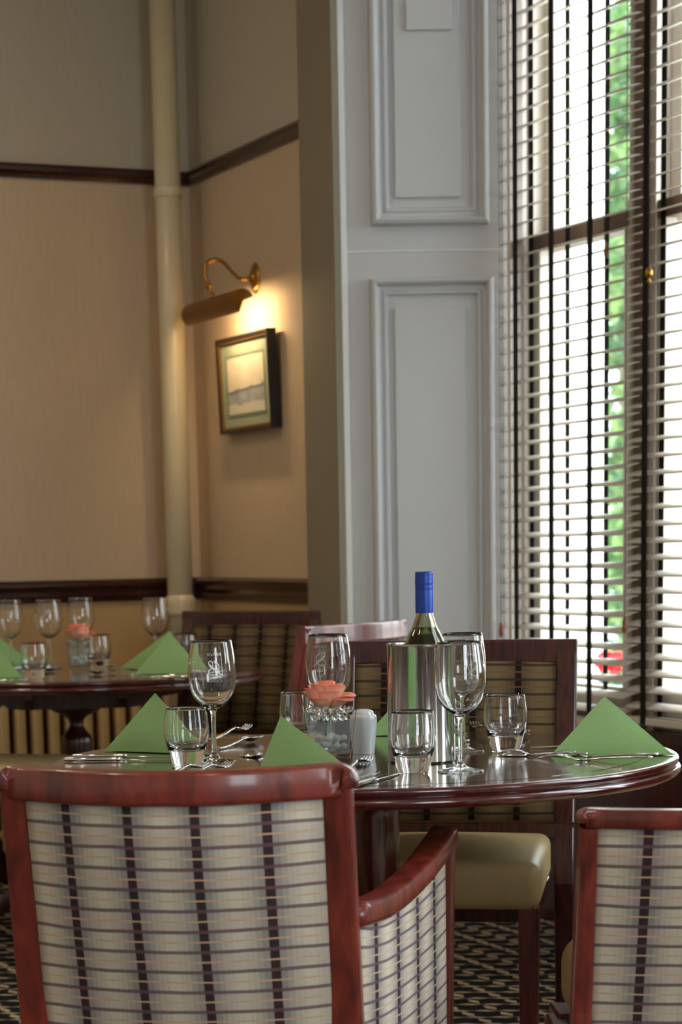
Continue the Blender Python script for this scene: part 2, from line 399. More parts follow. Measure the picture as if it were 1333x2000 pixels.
# wall at the far left (runs along n at s=0)
bm = bmesh.new(); box(bm, -.15, 0, -5.6, .15, 0, 3.4); roomobj(bm, 'wall_back', MT['paper'], 'structure')
bm = bmesh.new(); box(bm, 0, 1.02, 0, .3, 0, 3.4); roomobj(bm, 'wall_right', MT['paper'], 'structure')
bm = bmesh.new(); box(bm, 1.02, 1.262, -.035, .3, 0, 3.4); roomobj(bm, 'trim_1', MT['pier'], 'structure')
bm = bmesh.new(); box(bm, -.15, 10.8, -5.75, -5.6, 0, 3.4); roomobj(bm, 'wall_left', MT['plain'], 'structure')
bm = bmesh.new()
for b_ in ((10.8, 10.95, -5.75, -2.05, 0, 3.4), (10.8, 10.95, -.6, .6, 0, 3.4), (10.8, 10.95, -2.05, -.6, 0, .5), (10.8, 10.95, -2.05, -.6, 3.0, 3.4)): box(bm, *b_)  # opening added behind the viewer to light surfaces facing the camera
roomobj(bm, 'wall_front', MT['plain'], 'structure')
bm = bmesh.new()
for c_ in (-1.325,):
    for b_ in ((-.72, -.67), (-.03, .03), (.67, .72)): box(bm, 10.84, 10.90, c_ + b_[0], c_ + b_[1], .5, 3.0, .004)
    for z_ in (.52, 1.9, 2.96): box(bm, 10.84, 10.90, c_ - .72, c_ + .72, z_ - .03, z_ + .03, .004)
roomobj(bm, 'trim_added_window', MT['sash'], 'structure')  # unseen window, added for its light on camera-facing surfaces
bm = bmesh.new(); box(bm, -.15, 10.95, -5.75, .62, 3.4, 3.5); roomobj(bm, 'ceiling', MT['ceiling'], 'structure')
# window wall: piers, heads, aprons under the sills
SILL, HEAD = .60, 3.12
edges_in = [(1.263, 3.55), (3.95, 5.75), (6.1, 7.8), (8.2, 9.9)]
def prism(bm, pts, z0, z1):
    a = [bm.verts.new((x, y, z0)) for x, y in pts]; b = [bm.verts.new((x, y, z1)) for x, y in pts]
    n = len(pts); bm.faces.new(a[::-1]); bm.faces.new(b)
    for i in range(n): j = (i + 1) % n; bm.faces.new((a[i], a[j], b[j], b[i]))
bm = bmesh.new()
prev_in, prev_out = 3.55, 2.90
for (ai, bi), (ao, bo) in zip(edges_in[1:] + [(10.8, 0)], OPEN[1:] + [(10.8, 0)]):
    prism(bm, [(prev_in, 0), (ai, 0), (ao, .6), (prev_out, .6)], 0, 3.4); prev_in, prev_out = bi, bo
for (ai, bi), (ao, bo) in zip(edges_in, OPEN):
    prism(bm, [(ai, 0), (bi, 0), (bo, .6), (ao, .6)], HEAD, 3.4)
roomobj(bm, 'wall_window', MT['plain'], 'structure')
bm = bmesh.new()
for (ai, bi), (ao, bo) in zip(edges_in, OPEN): prism(bm, [(ao - .12, .475), (bo + .1, .475), (bo + .1, .6), (ao - .12, .6)], 0, SILL - .03)
roomobj(bm, 'wall_window_apron', MT['dark'], 'structure')
bm = bmesh.new()
for (ai, bi), (ao, bo) in zip(edges_in, OPEN): prism(bm, [(ao - .01, .455), (bo + .1, .455), (bo, .52), (ao, .52)], SILL - .03, SILL)
roomobj(bm, 'trim_sill', MT['dark'], 'structure')
# panelled splayed reveal, world frontal at y=6.647, x .051 -> .489
yr = 6.647; x0r, x1r = .0505, .52
bm = bmesh.new()
a = RW(1.262, -.035); box(bm, x0r, x1r, yr, yr + .13, 0, 3.4)
reveal = fin(bm, 'wall_reveal', MT['reveal']); tag(reveal, kind='structure')
bm = bmesh.new(); box(bm, x0r - .014, x0r + .004, yr - .006, yr + .05, 0, 3.4, .003); tag(fin(bm, 'trim_2', MT['bead']), kind='structure')
def rectsweep(bm, X0, X1, Z0, Z1, prof, y):
    """prof: list of (inset, protrusion) mitred around a rectangle, open profile"""
    rows = []
    for ins, pr in prof:
        rows.append([bm.verts.new(v) for v in ((X0 + ins, y - pr, Z0 + ins), (X1 - ins, y - pr, Z0 + ins), (X1 - ins, y - pr, Z1 - ins), (X0 + ins, y - pr, Z1 - ins))])
    for A, B in zip(rows, rows[1:]):
        for i in range(4): j = (i + 1) % 4; bm.faces.new((A[i], A[j], B[j], B[i]))
MOLD = [(a_, b_ * 1.5) for a_, b_ in [(0, -.004), (.0, .012), (.004, .019), (.012, .022), (.018, .018), (.022, .008), (.026, .006), (.034, .006), (.038, .009), (.044, .009), (.049, .002), (.052, -.004)]]
def panel(X0, X1, Z0, Z1, k):
    bm = bmesh.new(); rectsweep(bm, X0, X1, Z0, Z1, MOLD, yr); tag(fin(bm, 'trim_%d' % k, MT['reveal']), kind='structure')
    bm = bmesh.new()
    rectsweep(bm, X0 + .068, X1 - .082, Z0 + .075, Z1 - .085, [(0, -.003), (0, .008), (.002, .010)], yr)
    A = [bm.verts.new(v) for v in ((X0 + .07, yr - .010, Z0 + .077), (X1 - .084, yr - .010, Z0 + .077), (X1 - .084, yr - .010, Z1 - .087), (X0 + .07, yr - .010, Z1 - .087))]
    bm.faces.new(A); tag(fin(bm, 'trim_%d' % (k + 1), MT['reveal']), kind='structure')
panel(.128, .464, 2.010, 3.35, 3)
panel(.121, .476, .70, 1.864, 5)
bm = bmesh.new(); box(bm, x0r, x1r, yr - .0022, yr + .01, 1.9385, 1.9415); tag(fin(bm, 'trim_7', MT['bead']), kind='structure')
bm = bmesh.new(); box(bm, .232, .360, yr - .020, yr - .008, 2.537, 2.618, .002)
tag(fin(bm, 'cover_plate', MT['plate']), 'small blank rectangular plate painted over on the upper shutter panel', 'plate')

# picture rail and dado rail
def railprof(name, prof, mat):
    for (s0, n0, s1, n1, tagname) in ((0, -5.6, 0, 0, 'back'), (0, 0, 1.02, 0, 'right')):
        bm = bmesh.new()
        A = []; 
        for out, z in prof:
            if tagname == 'back': A.append((bm.verts.new((out, n0, z)), bm.verts.new((out, -out, z))))
            else: A.append((bm.verts.new((out, -out, z)), bm.verts.new((1.018, -out, z))))
        for P_, Q_ in zip(A, A[1:]): bm.faces.new((P_[0], P_[1], Q_[1], Q_[0]))
        bm.faces.new([p[0] for p in A]); bm.faces.new([p[1] for p in A][::-1])
        roomobj(bm, name + '_' + tagname, mat, 'structure')
railprof('trim_picture_rail', [(-.002, 2.305), (.012, 2.307), (.016, 2.318), (.026, 2.328), (.028, 2.340), (.020, 2.350), (-.002, 2.352)], MT['rail'])
railprof('trim_dado_rail', [(-.002, .935), (.012, .937), (.014, .950), (.020, .956), (.021, .972), (.030, .982), (.034, .990), (.034, 1.000), (.024, 1.010), (-.002, 1.012)], MT['rail'])
bm = bmesh.new(); box(bm, 0, .018, -5.6, 0, 0, .14); box(bm, .018, 1.02, -.018, 0, 0, .14); roomobj(bm, 'baseboard_back', MT['rail'], 'structure')

# ---------------------------------------------------------------- windows
def sash_window(k, s0, s1, full=True):
    """s0..s1: opening between jambs in plane n .46-.56"""
    root = bpy.data.objects.new('window_%d' % k, None); COL.objects.link(root); root.location = (CX, CY, 0); root.rotation_euler = (0, 0, AS)
    tag(root, kind='structure')
    def P_(name, mat, bxs, bev=.003):
        bm = bmesh.new()
        for b_ in bxs: box(bm, *b_, bev=bev)
        return fin(bm, name, mat, root)
    P_('jamb', MT['sash'], [(s0, s0 + .018, .40 if k == 1 else .462, .60, SILL, HEAD), (s1 - .018, s1, .462, .60, SILL, HEAD), (s0, s1, .462, .60, HEAD - .03, HEAD), (s0, s1, .50, .60, SILL, SILL + .03),
                            (s0 + .018, s0 + .032, .462, .469, SILL, HEAD), (s1 - .03, s1 - .018, .462, .469, SILL, HEAD)])
    a, b = s0 + .018, s1 - .018
    P_('lower_sash', MT['sash'], [(a, a + .05, .47, .505, SILL + .03, 1.935), (b - .05, b, .47, .505, SILL + .03, 1.935), (a, b, .47, .505, SILL + .03, SILL + .11)])
    P_('meeting_rail', MT['backlitsash'], [(a, b, .468, .548, 1.925, 1.972)])
    P_('upper_sash', MT['sash'], [(a, a + .05, .515, .55, 1.96, HEAD - .03), (b - .05, b, .515, .55, 1.96, HEAD - .03), (a, b, .515, .55, HEAD - .09, HEAD - .03)])
    P_('pane', MT['pane'], [(a + .045, b - .045, .486, .489, SILL + .1, 1.93)], 0)
    P_('pane', MT['pane'], [(a + .045, b - .045, .531, .534, 1.96, HEAD - .08)], 0)
    return root
sash_window(1, 1.497, 2.090); sash_window(2, 2.160, 2.90)
bm = bmesh.new(); box(bm, 2.074, 2.172, .462, .60, SILL, HEAD, .004); roomobj(bm, 'trim_mullion', MT['backlitsash'], 'structure')
kk = 3
for a, b in OPEN[1:]:
    m_ = (a + b) / 2
    sash_window(kk, a, m_ - .04); sash_window(kk + 1, m_ + .04, b); kk += 2
bm = bmesh.new()
for a, b in OPEN[1:]: box(bm, (a + b) / 2 - .042, (a + b) / 2 + .042, .43, .6, SILL, HEAD, .004)
roomobj(bm, 'trim_mullions_bay', MT['backlitsash'], 'structure')

# ---------------------------------------------------------------- venetian blinds
def blind(s0, s1, tapes, label, zb, acorns):
    root = thing('venetian_blind', label, 'blind', (CX, CY, 0), AS)
    nc, hw, th = .427, .025, radians(16)
    bm = bmesh.new()                                     # one slat, gently crowned
    K = 6; rows = []
    for s in (s0, s1):
        up, lo = [], []
        for i in range(K + 1):
            t = -1 + 2 * i / K; x = t * hw; crown = .0025 * (1 - t * t); half = .0020 * (1 - .6 * t ** 4)
            for lst, d in ((up, half), (lo, -half)):
                n_, z_ = x, crown + d
                lst.append(bm.verts.new((s, nc + n_ * cos(th) - z_ * sin(th), n_ * sin(th) + z_ * cos(th))))
        rows.append(up + lo[::-1])
    n = len(rows[0])
    for i in range(n): j = (i + 1) % n; bm.faces.new((rows[0][i], rows[0][j], rows[1][j], rows[1][i]))
    bm.faces.new(rows[0][::-1]); bm.faces.new(rows[1])
    sl = fin(bm, 'slat', MT['slat'], root, True); me = sl.data
    z = zb + .05; sl.location.z = z; zs = [z]
    while z < 3.0:
        z += .0435; c = sl.copy(); COL.objects.link(c); c.location.z = z; zs.append(z)
    bm = bmesh.new(); box(bm, s0, s1, nc - .026, nc + .026, zb, zb + .020, .004); fin(bm, 'bottom_rail', MT['slat'], root)
    bm = bmesh.new(); box(bm, s0, s1, nc - .03, nc + .03, 3.03, 3.10, .004); fin(bm, 'head_rail', MT['slat'], root)
    for t in tapes:
        for nn, w in ((nc - .0262, .026), (nc + .0262, .024)):
            bm = bmesh.new(); box(bm, t - w / 2, t + w / 2, nn - .0007, nn + .0007, zb + .002, 3.04); fin(bm, 'ladder_tape', MT['tape'], root)
    for cs, czb, kind in acorns:
        r = .0011
        bm = bmesh.new(); sweep(bm, [(cs, nc - .036, 3.04), (cs, nc - .036, czb + .03)], csec(r, 6), up=Vector((0, 1, 0))); cd = fin(bm, 'pull_cord', MT['cord'], root)
        if kind == 'acorn':
            pr_ = smoothprof([(0, -.018), (.005, -.016), (.0075, -.004), (.006, .012), (.0035, .024), (0, .026)])
            bm = lathe([(a_, czb + .012 + b_) for a_, b_ in pr_], 16, cx=cs, cy=nc - .036); fin(bm, 'cord_acorn', MT['acorn'], cd, True)
        elif kind == 'brass':
            pr_ = smoothprof([(0, -.02), (.006, -.016), (.003, -.008), (.009, 0), (.009, .012), (.004, .02), (0, .024)])
            bm = lathe([(a_, czb + .012 + b_) for a_, b_ in pr_], 16, cx=cs, cy=nc - .036); fin(bm, 'cord_weight', MT['brass'], cd, True)
    return root
blind(1.446, 2.138, (1.546, 1.752, 1.962), 'left-hand cream venetian blind beside the grey panelled reveal', .60,
      [(1.470, .84, 'acorn'), (1.486, .66, ''), (2.064, 1.845, 'acorn')])
blind(2.146, 2.88, (2.243, 2.46, 2.68), 'right-hand cream venetian blind in front of the dark backlit mullion', .622,
      [(2.165, .87, 'acorn'), (2.275, 1.76, 'brass')])
# cord cleat on the reveal edge
root = thing('cord_cleat', 'small brass cord hook with glass bead at the edge of the panelled reveal', 'hook', (.462, 6.642, 1.78))
bm = bmesh.new(); bmesh.ops.create_cone(bm, cap_ends=True, segments=16, radius1=.012, radius2=.010, depth=.006, matrix=Matrix.Rotation(pi / 2, 4, 'X')); fin(bm, 'plate', MT['brass'], root, True)
bm = bmesh.new(); sweep(bm, smoothprof([(0, 0, 0), (0, -.012, 0), (0, -.020, .006), (0, -.022, .02), (0, -.018, .026)]), csec(.003, 8), up=Vector((1, 0, 0))); fin(bm, 'hook', MT['brass'], root, True)
bm = bmesh.new(); bmesh.ops.create_uvsphere(bm, u_segments=16, v_segments=10, radius=.005, matrix=Matrix.Translation((.0, -.012, -.018))); fin(bm, 'bead', MT['bead'], root, True)

# ---------------------------------------------------------------- outside
bm = bmesh.new(); box(bm, -30, 40, -12, 60, -.75, -.7); o = fin(bm, 'ground', MT['grass']); tag(o, kind='structure')
root = thing('house', 'bright white rendered house seen through the blind', 'building', (-1.6, 13.0, -.7))
bm = bmesh.new(); box(bm, -5, 3.16, 0, 6, 0, 7.5); fin(bm, 'wall', MT['render_'], root)
bm = bmesh.new(); prism(bm, [(-5.3, -.3), (3.46, -.3), (3.46, 6.3), (-5.3, 6.3)], 7.5, 7.9); fin(bm, 'roof', MT['slate'], root)
def foliage(n, f, size, mat, parent, name='foliage'):
    bm = bmesh.new()
    for _ in range(n):
        p = f(); a = Vector((random.gauss(0, 1), random.gauss(0, 1), random.gauss(0, 1))).normalized()
        b = a.orthogonal().normalized(); b.rotate(Matrix.Rotation(random.random() * 6.3, 3, a)); c = a.cross(b)
        s = size * random.uniform(.6, 1.3)
        vs = [bm.verts.new(p + x) for x in (-b * s, -b * s * .3 + c * s * .42 + a * s * .1, b * s * .4 + c * s * .35 + a * s * .1, b * s, b * s * .4 - c * s * .35 + a * s * .1, -b * s * .3 - c * s * .42 + a * s * .1)]
        bm.faces.new(vs)
    return fin(bm, name, mat, parent, recalc=False)
def inell(c, r):
    while True:
        v = Vector((random.uniform(-1, 1), random.uniform(-1, 1), random.uniform(-1, 1)))
        if .25 < v.length < 1: return Vector((c[0] + v.x * r[0], c[1] + v.y * r[1], c[2] + v.z * r[2]))
def treeat(x, y, rx, mat, zc, label):
    root = thing('garden_tree', label, 'tree', (x, y, -.7))
    cl = [((random.uniform(-.5, .5) * rx, random.uniform(-.6, .6), z_), (rx * random.uniform(.65, .85), .7, random.uniform(.6, .9))) for z_ in zc]
    foliage(2400, lambda: inell(*random.choice(cl)), .10, mat, root)
    bm = bmesh.new(); sweep(bm, [(0, 0, 0), (.05, 0, 2), (-.05, .1, 4.2), (0, 0, max(zc))], csec(.07, 8), up=Vector((0, 1, 0)), scale=[1.3, 1, .8, .4]); fin(bm, 'trunk', MT['bark'], root)
treeat(2.72, 20.2, .55, MT['leafa'], (1.6, 2.6, 3.9, 5.0, 6.0, 7.0, 8.0), 'pale green tree behind the corner of the white house')
treeat(3.05, 23.5, .6, MT['leafb'], (1.0, 2.0, 3.0, 4.0, 5.2, 6.4), 'blue-green tree further off in the gap by the mullion')
root = thing('garden_shrub', 'low leafy shrub outside under the trees', 'shrub', (1.45, 10.6, -.7))
foliage(1600, lambda: inell((0, 0, .7), (.30, .25, .7)), .05, MT['leafa'], root)
bm = bmesh.new()
for k in range(5): sweep(bm, [(0, 0, 0), (.1 * cos(k * 1.3), .1 * sin(k * 1.3), .6), (.18 * cos(k * 1.3), .18 * sin(k * 1.3), 1.1)], csec(.01, 6), up=Vector((0, 1, .1))); 
fin(bm, 'stems', MT['bark'], root)
root = thing('geranium', 'red geranium flowering outside below the blinds', 'flower', (1.012, 8.2, -.7))
foliage(130, lambda: inell((0, 0, 1.37), (.055, .05, .04)), .02, MT['petal'], root, 'flower_head')
foliage(260, lambda: inell((0.01, .03, 1.05), (.08, .08, .25)), .045, MT['leafb'], root)
bm = bmesh.new(); sweep(bm, [(0, 0, 0), (.01, .01, .7), (0, 0, 1.36)], csec(.006, 6), up=Vector((0, 1, 0))); fin(bm, 'stem', MT['stem'], root)

# ---------------------------------------------------------------- corner pipe
root = thing('soil_pipe', 'tall cream painted pipe standing in the room corner', 'pipe', (-.522, 7.60, 0))
bm = lathe([(0, 0), (.0425, 0), (.0425, 3.4), (0, 3.4)], 40); fin(bm, 'pipe_shaft', MT['pipe'], root, True).data
bm = lathe(smoothprof([(.042, .885), (.051, .89), (.053, .91), (.053, .935), (.049, .945), (.042, .955)]), 40); fin(bm, 'socket_collar', MT['pipe'], root, True)
bm = lathe(smoothprof([(.042, 2.24), (.047, 2.245), (.047, 2.27), (.042, 2.275)]), 40); fin(bm, 'bracket', MT['pipe'], root, True)
# radiator
root = thing('radiator', 'beige column radiator on the wall behind the far table', 'radiator', (CX, CY, 0), AS)
bm = bmesh.new(); box(bm, .005, .02, -1.25, -.13, .10, .70); fin(bm, 'gap_shade_sheet', MT['gapshade'], root)  # dark sheet standing in for the shadowed wall between the sections
sec = None
for i in range(19):
    n_ = -1.22 + i * .0585
    if i == 0:
        bm = bmesh.new(); box(bm, .04, .11, -.018, .018, .11, .69, .012); sec = fin(bm, 'section', MT['radiator'], root, True); sec.location.y = n_
    else:
        c = sec.copy(); COL.objects.link(c); c.location.y = n_
bm = bmesh.new()
for z_ in (.17, .63): sweep(bm, [(.075, -1.22, z_), (.075, -.167, z_)], csec(.016, 12))
for n_ in (-1.1, -.3): box(bm, .02, .06, n_ - .01, n_ + .01, .3, .32)
for n_ in (-1.2, -.2): box(bm, .05, .10, n_ - .012, n_ + .012, 0, .13)
fin(bm, 'manifold', MT['radiator'], root)

# ---------------------------------------------------------------- picture and picture light
PS, PZ, PW, PH = .547, 1.625, .445, .300
root = thing('framed_picture', 'small framed landscape watercolour hanging under the brass picture light', 'picture', RW(PS, -.028, PZ), AS)
root.rotation_euler = (radians(2.0), 0, AS)
fo = bmesh.new(); fi = bmesh.new()
for b_, t0, t1, d0, d1 in ((fo, 0, .010, .0, .030), (fi, .010, .018, .004, .026)):
    hw, hh = PW / 2, PH / 2
    for bx in ((-hw + t0, hw - t0, -hh + t0, -hh + t1), (-hw + t0, hw - t0, hh - t1, hh - t0), (-hw + t0, -hw + t1, -hh + t1, hh - t1), (hw - t1, hw - t0, -hh + t1, hh - t1)):
        box(b_, bx[0], bx[1], -.002 + d0 - .014, -.014 + d1, bx[2], bx[3])
fin(fo, 'frame', MT['black'], root); fin(fi, 'gilt_slip', MT['gilt'], root)
bm = bmesh.new(); box(bm, -PW / 2 + .017, PW / 2 - .017, -.004, .008, -PH / 2 + .017, PH / 2 - .017); fin(bm, 'mount', MT['mount'], root)
bm = bmesh.new(); uvl = bm.loops.layers.uv.new('UVMap')
grid(bm, 2, 2, lambda u, v: Vector((-.155 + .31 * u, -.0055, -.093 + .175 * v)), lambda u, v: (u, v), uvl); box(bm, -.155, .155, -.0054, -.003, -.093, .082); fin(bm, 'print', MT['print_'], root)
bm = bmesh.new()
for x0, x1, z0, z1 in ((-.163, .163, .089, .0905), (-.163, .163, -.102, -.1005), (-.163, -.1615, -.102, .09), (.1615, .163, -.102, .09)): box(bm, x0, x1, -.0052, -.0045, z0, z1)
fin(bm, 'mount_line', MT['black'], root)

LS = .573
root = thing('picture_light', 'brass swan-neck picture light on the wall above the framed picture', 'lamp', RW(LS, 0, 1.945), AS)
bm = lathe(smoothprof([(0, .020), (.012, .020), (.022, .013), (.030, .011), (.040, .006), (.043, .0), (.0, -.0)], 3), 40)
for v in bm.verts: v.co = Vector((v.co.x * .85, -v.co.z - .0005, v.co.y * 1.05))
fin(bm, 'backplate', MT['brass'], root, True)
arm = smoothprof([(0, -.018, 0), (0, -.05, -.004), (0, -.075, .012), (0, -.11, .045), (0, -.14, .052), (0, -.165, .038), (0, -.172, .005), (0, -.160, -.030), (0, -.152, -.052)], 5)
bm = bmesh.new(); sweep(bm, arm, csec(.0055, 12), up=Vector((1, 0, 0))); fin(bm, 'arm', MT['brass'], root, True)
bm = bmesh.new()
for y_, z_ in ((-.162, -.028),):
    bmesh.ops.create_uvsphere(bm, u_segments=16, v_segments=10, radius=.010, matrix=Matrix.Translation((0, y_, z_)))
bmesh.ops.create_cone(bm, cap_ends=True, segments=16, radius1=.010, radius2=.007, depth=.02, matrix=Matrix.Translation((0, -.150, -.058)))
fin(bm, 'knuckle', MT['brass'], root, True)
# half round shade, open towards the wall and down
bm = bmesh.new(); SL = .225; RR = .036; cy_, cz_ = -.135, -.095
def shp(u, a, r): return Vector((-SL + 2 * SL * u, cy_ + r * cos(a), cz_ + r * sin(a)))
a0, a1 = radians(20), radians(250)
A = grid(bm, 1, 20, lambda u, v: shp(u, a0 + (a1 - a0) * v, RR)); B = grid(bm, 1, 20, lambda u, v: shp(u, a0 + (a1 - a0) * v, RR - .0018))
for X, Y in ((A[0], B[0]), (A[1], B[1])):
    for i in range(20): bm.faces.new((X[i], X[i + 1], Y[i + 1], Y[i]))
for i in (0, 20): bm.faces.new((A[0][i], A[1][i], B[1][i], B[0][i]))
for u in (0, 1):
    c_ = bm.verts.new(shp(u, 0, 0))
    for i in range(20): bm.faces.new((B[u][i], B[u][i + 1], c_))
fin(bm, 'shade', MT['brassshade'], root, True, recalc=False)
bm = bmesh.new(); sweep(bm, [(-.14, cy_, cz_), (.14, cy_, cz_)], csec(.010, 12)); fin(bm, 'bulb', MT['tungsten'], root, True)
d = bpy.data.lights.new('picture_light_glow', 'AREA'); d.shape = 'RECTANGLE'; d.size = .24; d.size_y = .015; d.energy = PIC_W; d.color = (1, .78, .48); d.spread = radians(150)
lo = bpy.data.objects.new('picture_light_glow', d); COL.objects.link(lo); lo.parent = root
zax = Vector((0, -.75, .66)).normalized()      # light shines along -z: towards wall and down
xax = Vector((1, 0, 0)); yax = zax.cross(xax)
lo.matrix_local = Matrix.Translation((0, cy_ + .013, cz_ - .008)) @ Matrix((xax, yax, zax)).transposed().to_4x4()

# unseen ceiling lights, added as warm fill for the room
for i, (s_, n_) in enumerate(((1.6, -2.0), (4.2, -3.2), (7.0, -2.2), (1.4, -4.0))):
    root = thing('ceiling_fill_light', ['added round ceiling fill light nearest the corner pipe', 'added round ceiling fill light over the middle of the room', 'added round ceiling fill light behind the viewer', 'added round ceiling fill light at the far left'][i], 'lamp', RW(s_, n_, 3.4), AS, 'added ceiling fill lights')
    bm = lathe([(0, 0), (.16, 0), (.16, -.05), (.145, -.05), (.145, -.01), (0, -.01)], 32); fin(bm, 'rim', MT['brass'], root, True)
    bm = lathe(smoothprof([(0, -.055), (.10, -.052), (.144, -.03)]), 32); fin(bm, 'diffuser', emis('fill_diffuser_%d' % i, (1, .75, .45, 1), 3), root, True)
    d = bpy.data.lights.new('ceiling_lamp', 'AREA'); d.shape = 'DISK'; d.size = .28; d.energy = LAMP_W; d.color = (1, .82, .62)
    lo = bpy.data.objects.new('ceiling_lamp', d); COL.objects.link(lo); lo.parent = root; lo.location = (0, 0, -.07)

# ================================================================ FURNITURE
def rounded_box(name, x0, x1, y0, y1, z0, z1, bev, mat, parent, crown=0, taper=0):
    bm = bmesh.new(); box(bm, x0, x1, y0, y1, z0, z1)
    for v in bm.verts:
        if taper and v.co.y < (y0 + y1) / 2: v.co.x *= 1 - taper
    bmesh.ops.bevel(bm, geom=list(bm.edges), offset=bev, segments=6, profile=.5, affect='EDGES')
    if crown:
        bmesh.ops.subdivide_edges(bm, edges=[e for e in bm.edges if e.calc_length() > .15], cuts=8, use_grid_fill=True)
        for v in bm.verts:
            if v.co.z > (z0 + z1) / 2:
                fx = 1 - ((v.co.x - (x0 + x1) / 2) / (x1 - x0) * 2) ** 2; fy = 1 - ((v.co.y - (y0 + y1) / 2) / (y1 - y0) * 2) ** 2
                v.co.z += crown * max(0, fx) * max(0, fy)
    return fin(bm, name, mat, parent, True)

def side_chair(label, group, curve=0.0, wm='dark', H=.915):
    r = thing('dining_chair', label, 'chair', group=group)
    hw = .222; W_ = MT[wm]
    yb = lambda z: -.195 - .085 * max(0, (z - .45) / (H - .45)) ** 1.1
    for s in (-1, 1):
        bm = bmesh.new()
        zs = [0, .2, .44, .55, .65, .75, .85, H - .001]
        sweep(bm, [(s * hw, yb(z) - (.03 * (1 - z / .44) if z < .44 else 0), z) for z in zs], rsec(.040, .030, .004), up=Vector((0, -1, 0)), scale=[(.8, .9), (.9, 1), 1, 1, 1, 1, 1, 1])
        fin(bm, 'back_post', W_, r)
    yc = lambda x, z: yb(z) - curve * (1 - (x / hw) ** 2)
    def rail(name, z, h, th=.028):
        bm = bmesh.new(); n = 14
        sweep(bm, [(-hw - .019 + (2 * hw + .038) * i / n, yc(min(hw, max(-hw, -hw - .019 + (2 * hw + .038) * i / n)), z), z) for i in range(n + 1)], rsec(th, h, .005), up=Vector((0, 0, 1)))
        return fin(bm, name, W_, r)
    rail('top_rail', H - .022, .048, .031); rail('lower_rail', .545, .035)
    f = lambda u, v: Vector((-hw + .018 + (2 * hw - .036) * u, yc(-hw + .018 + (2 * hw - .036) * u, .555 + (H - .04 - .555) * v) + .010 + .003 * sin(pi * u), .555 + (H - .04 - .555) * v))
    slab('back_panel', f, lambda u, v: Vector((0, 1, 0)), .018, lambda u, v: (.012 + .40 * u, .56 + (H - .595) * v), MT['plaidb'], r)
    rounded_box('seat', -.208, .208, -.20, .230, .452, .540, .022, MT['seat'], r, .018, .06)
    bm = bmesh.new(); box(bm, -.195, .195, -.18, .190, .425, .456, .003); fin(bm, 'seat_rail', W_, r)
    for s in (-1, 1):
        bm = bmesh.new(); sweep(bm, [(s * .185, .195, .0), (s * .185, .195, .455)], rsec(.038, .038, .004), up=Vector((0, 1, 0)), scale=[.72, 1]); fin(bm, 'leg', MT['pinkred'] if wm == 'dark' else W_, r)
    return r

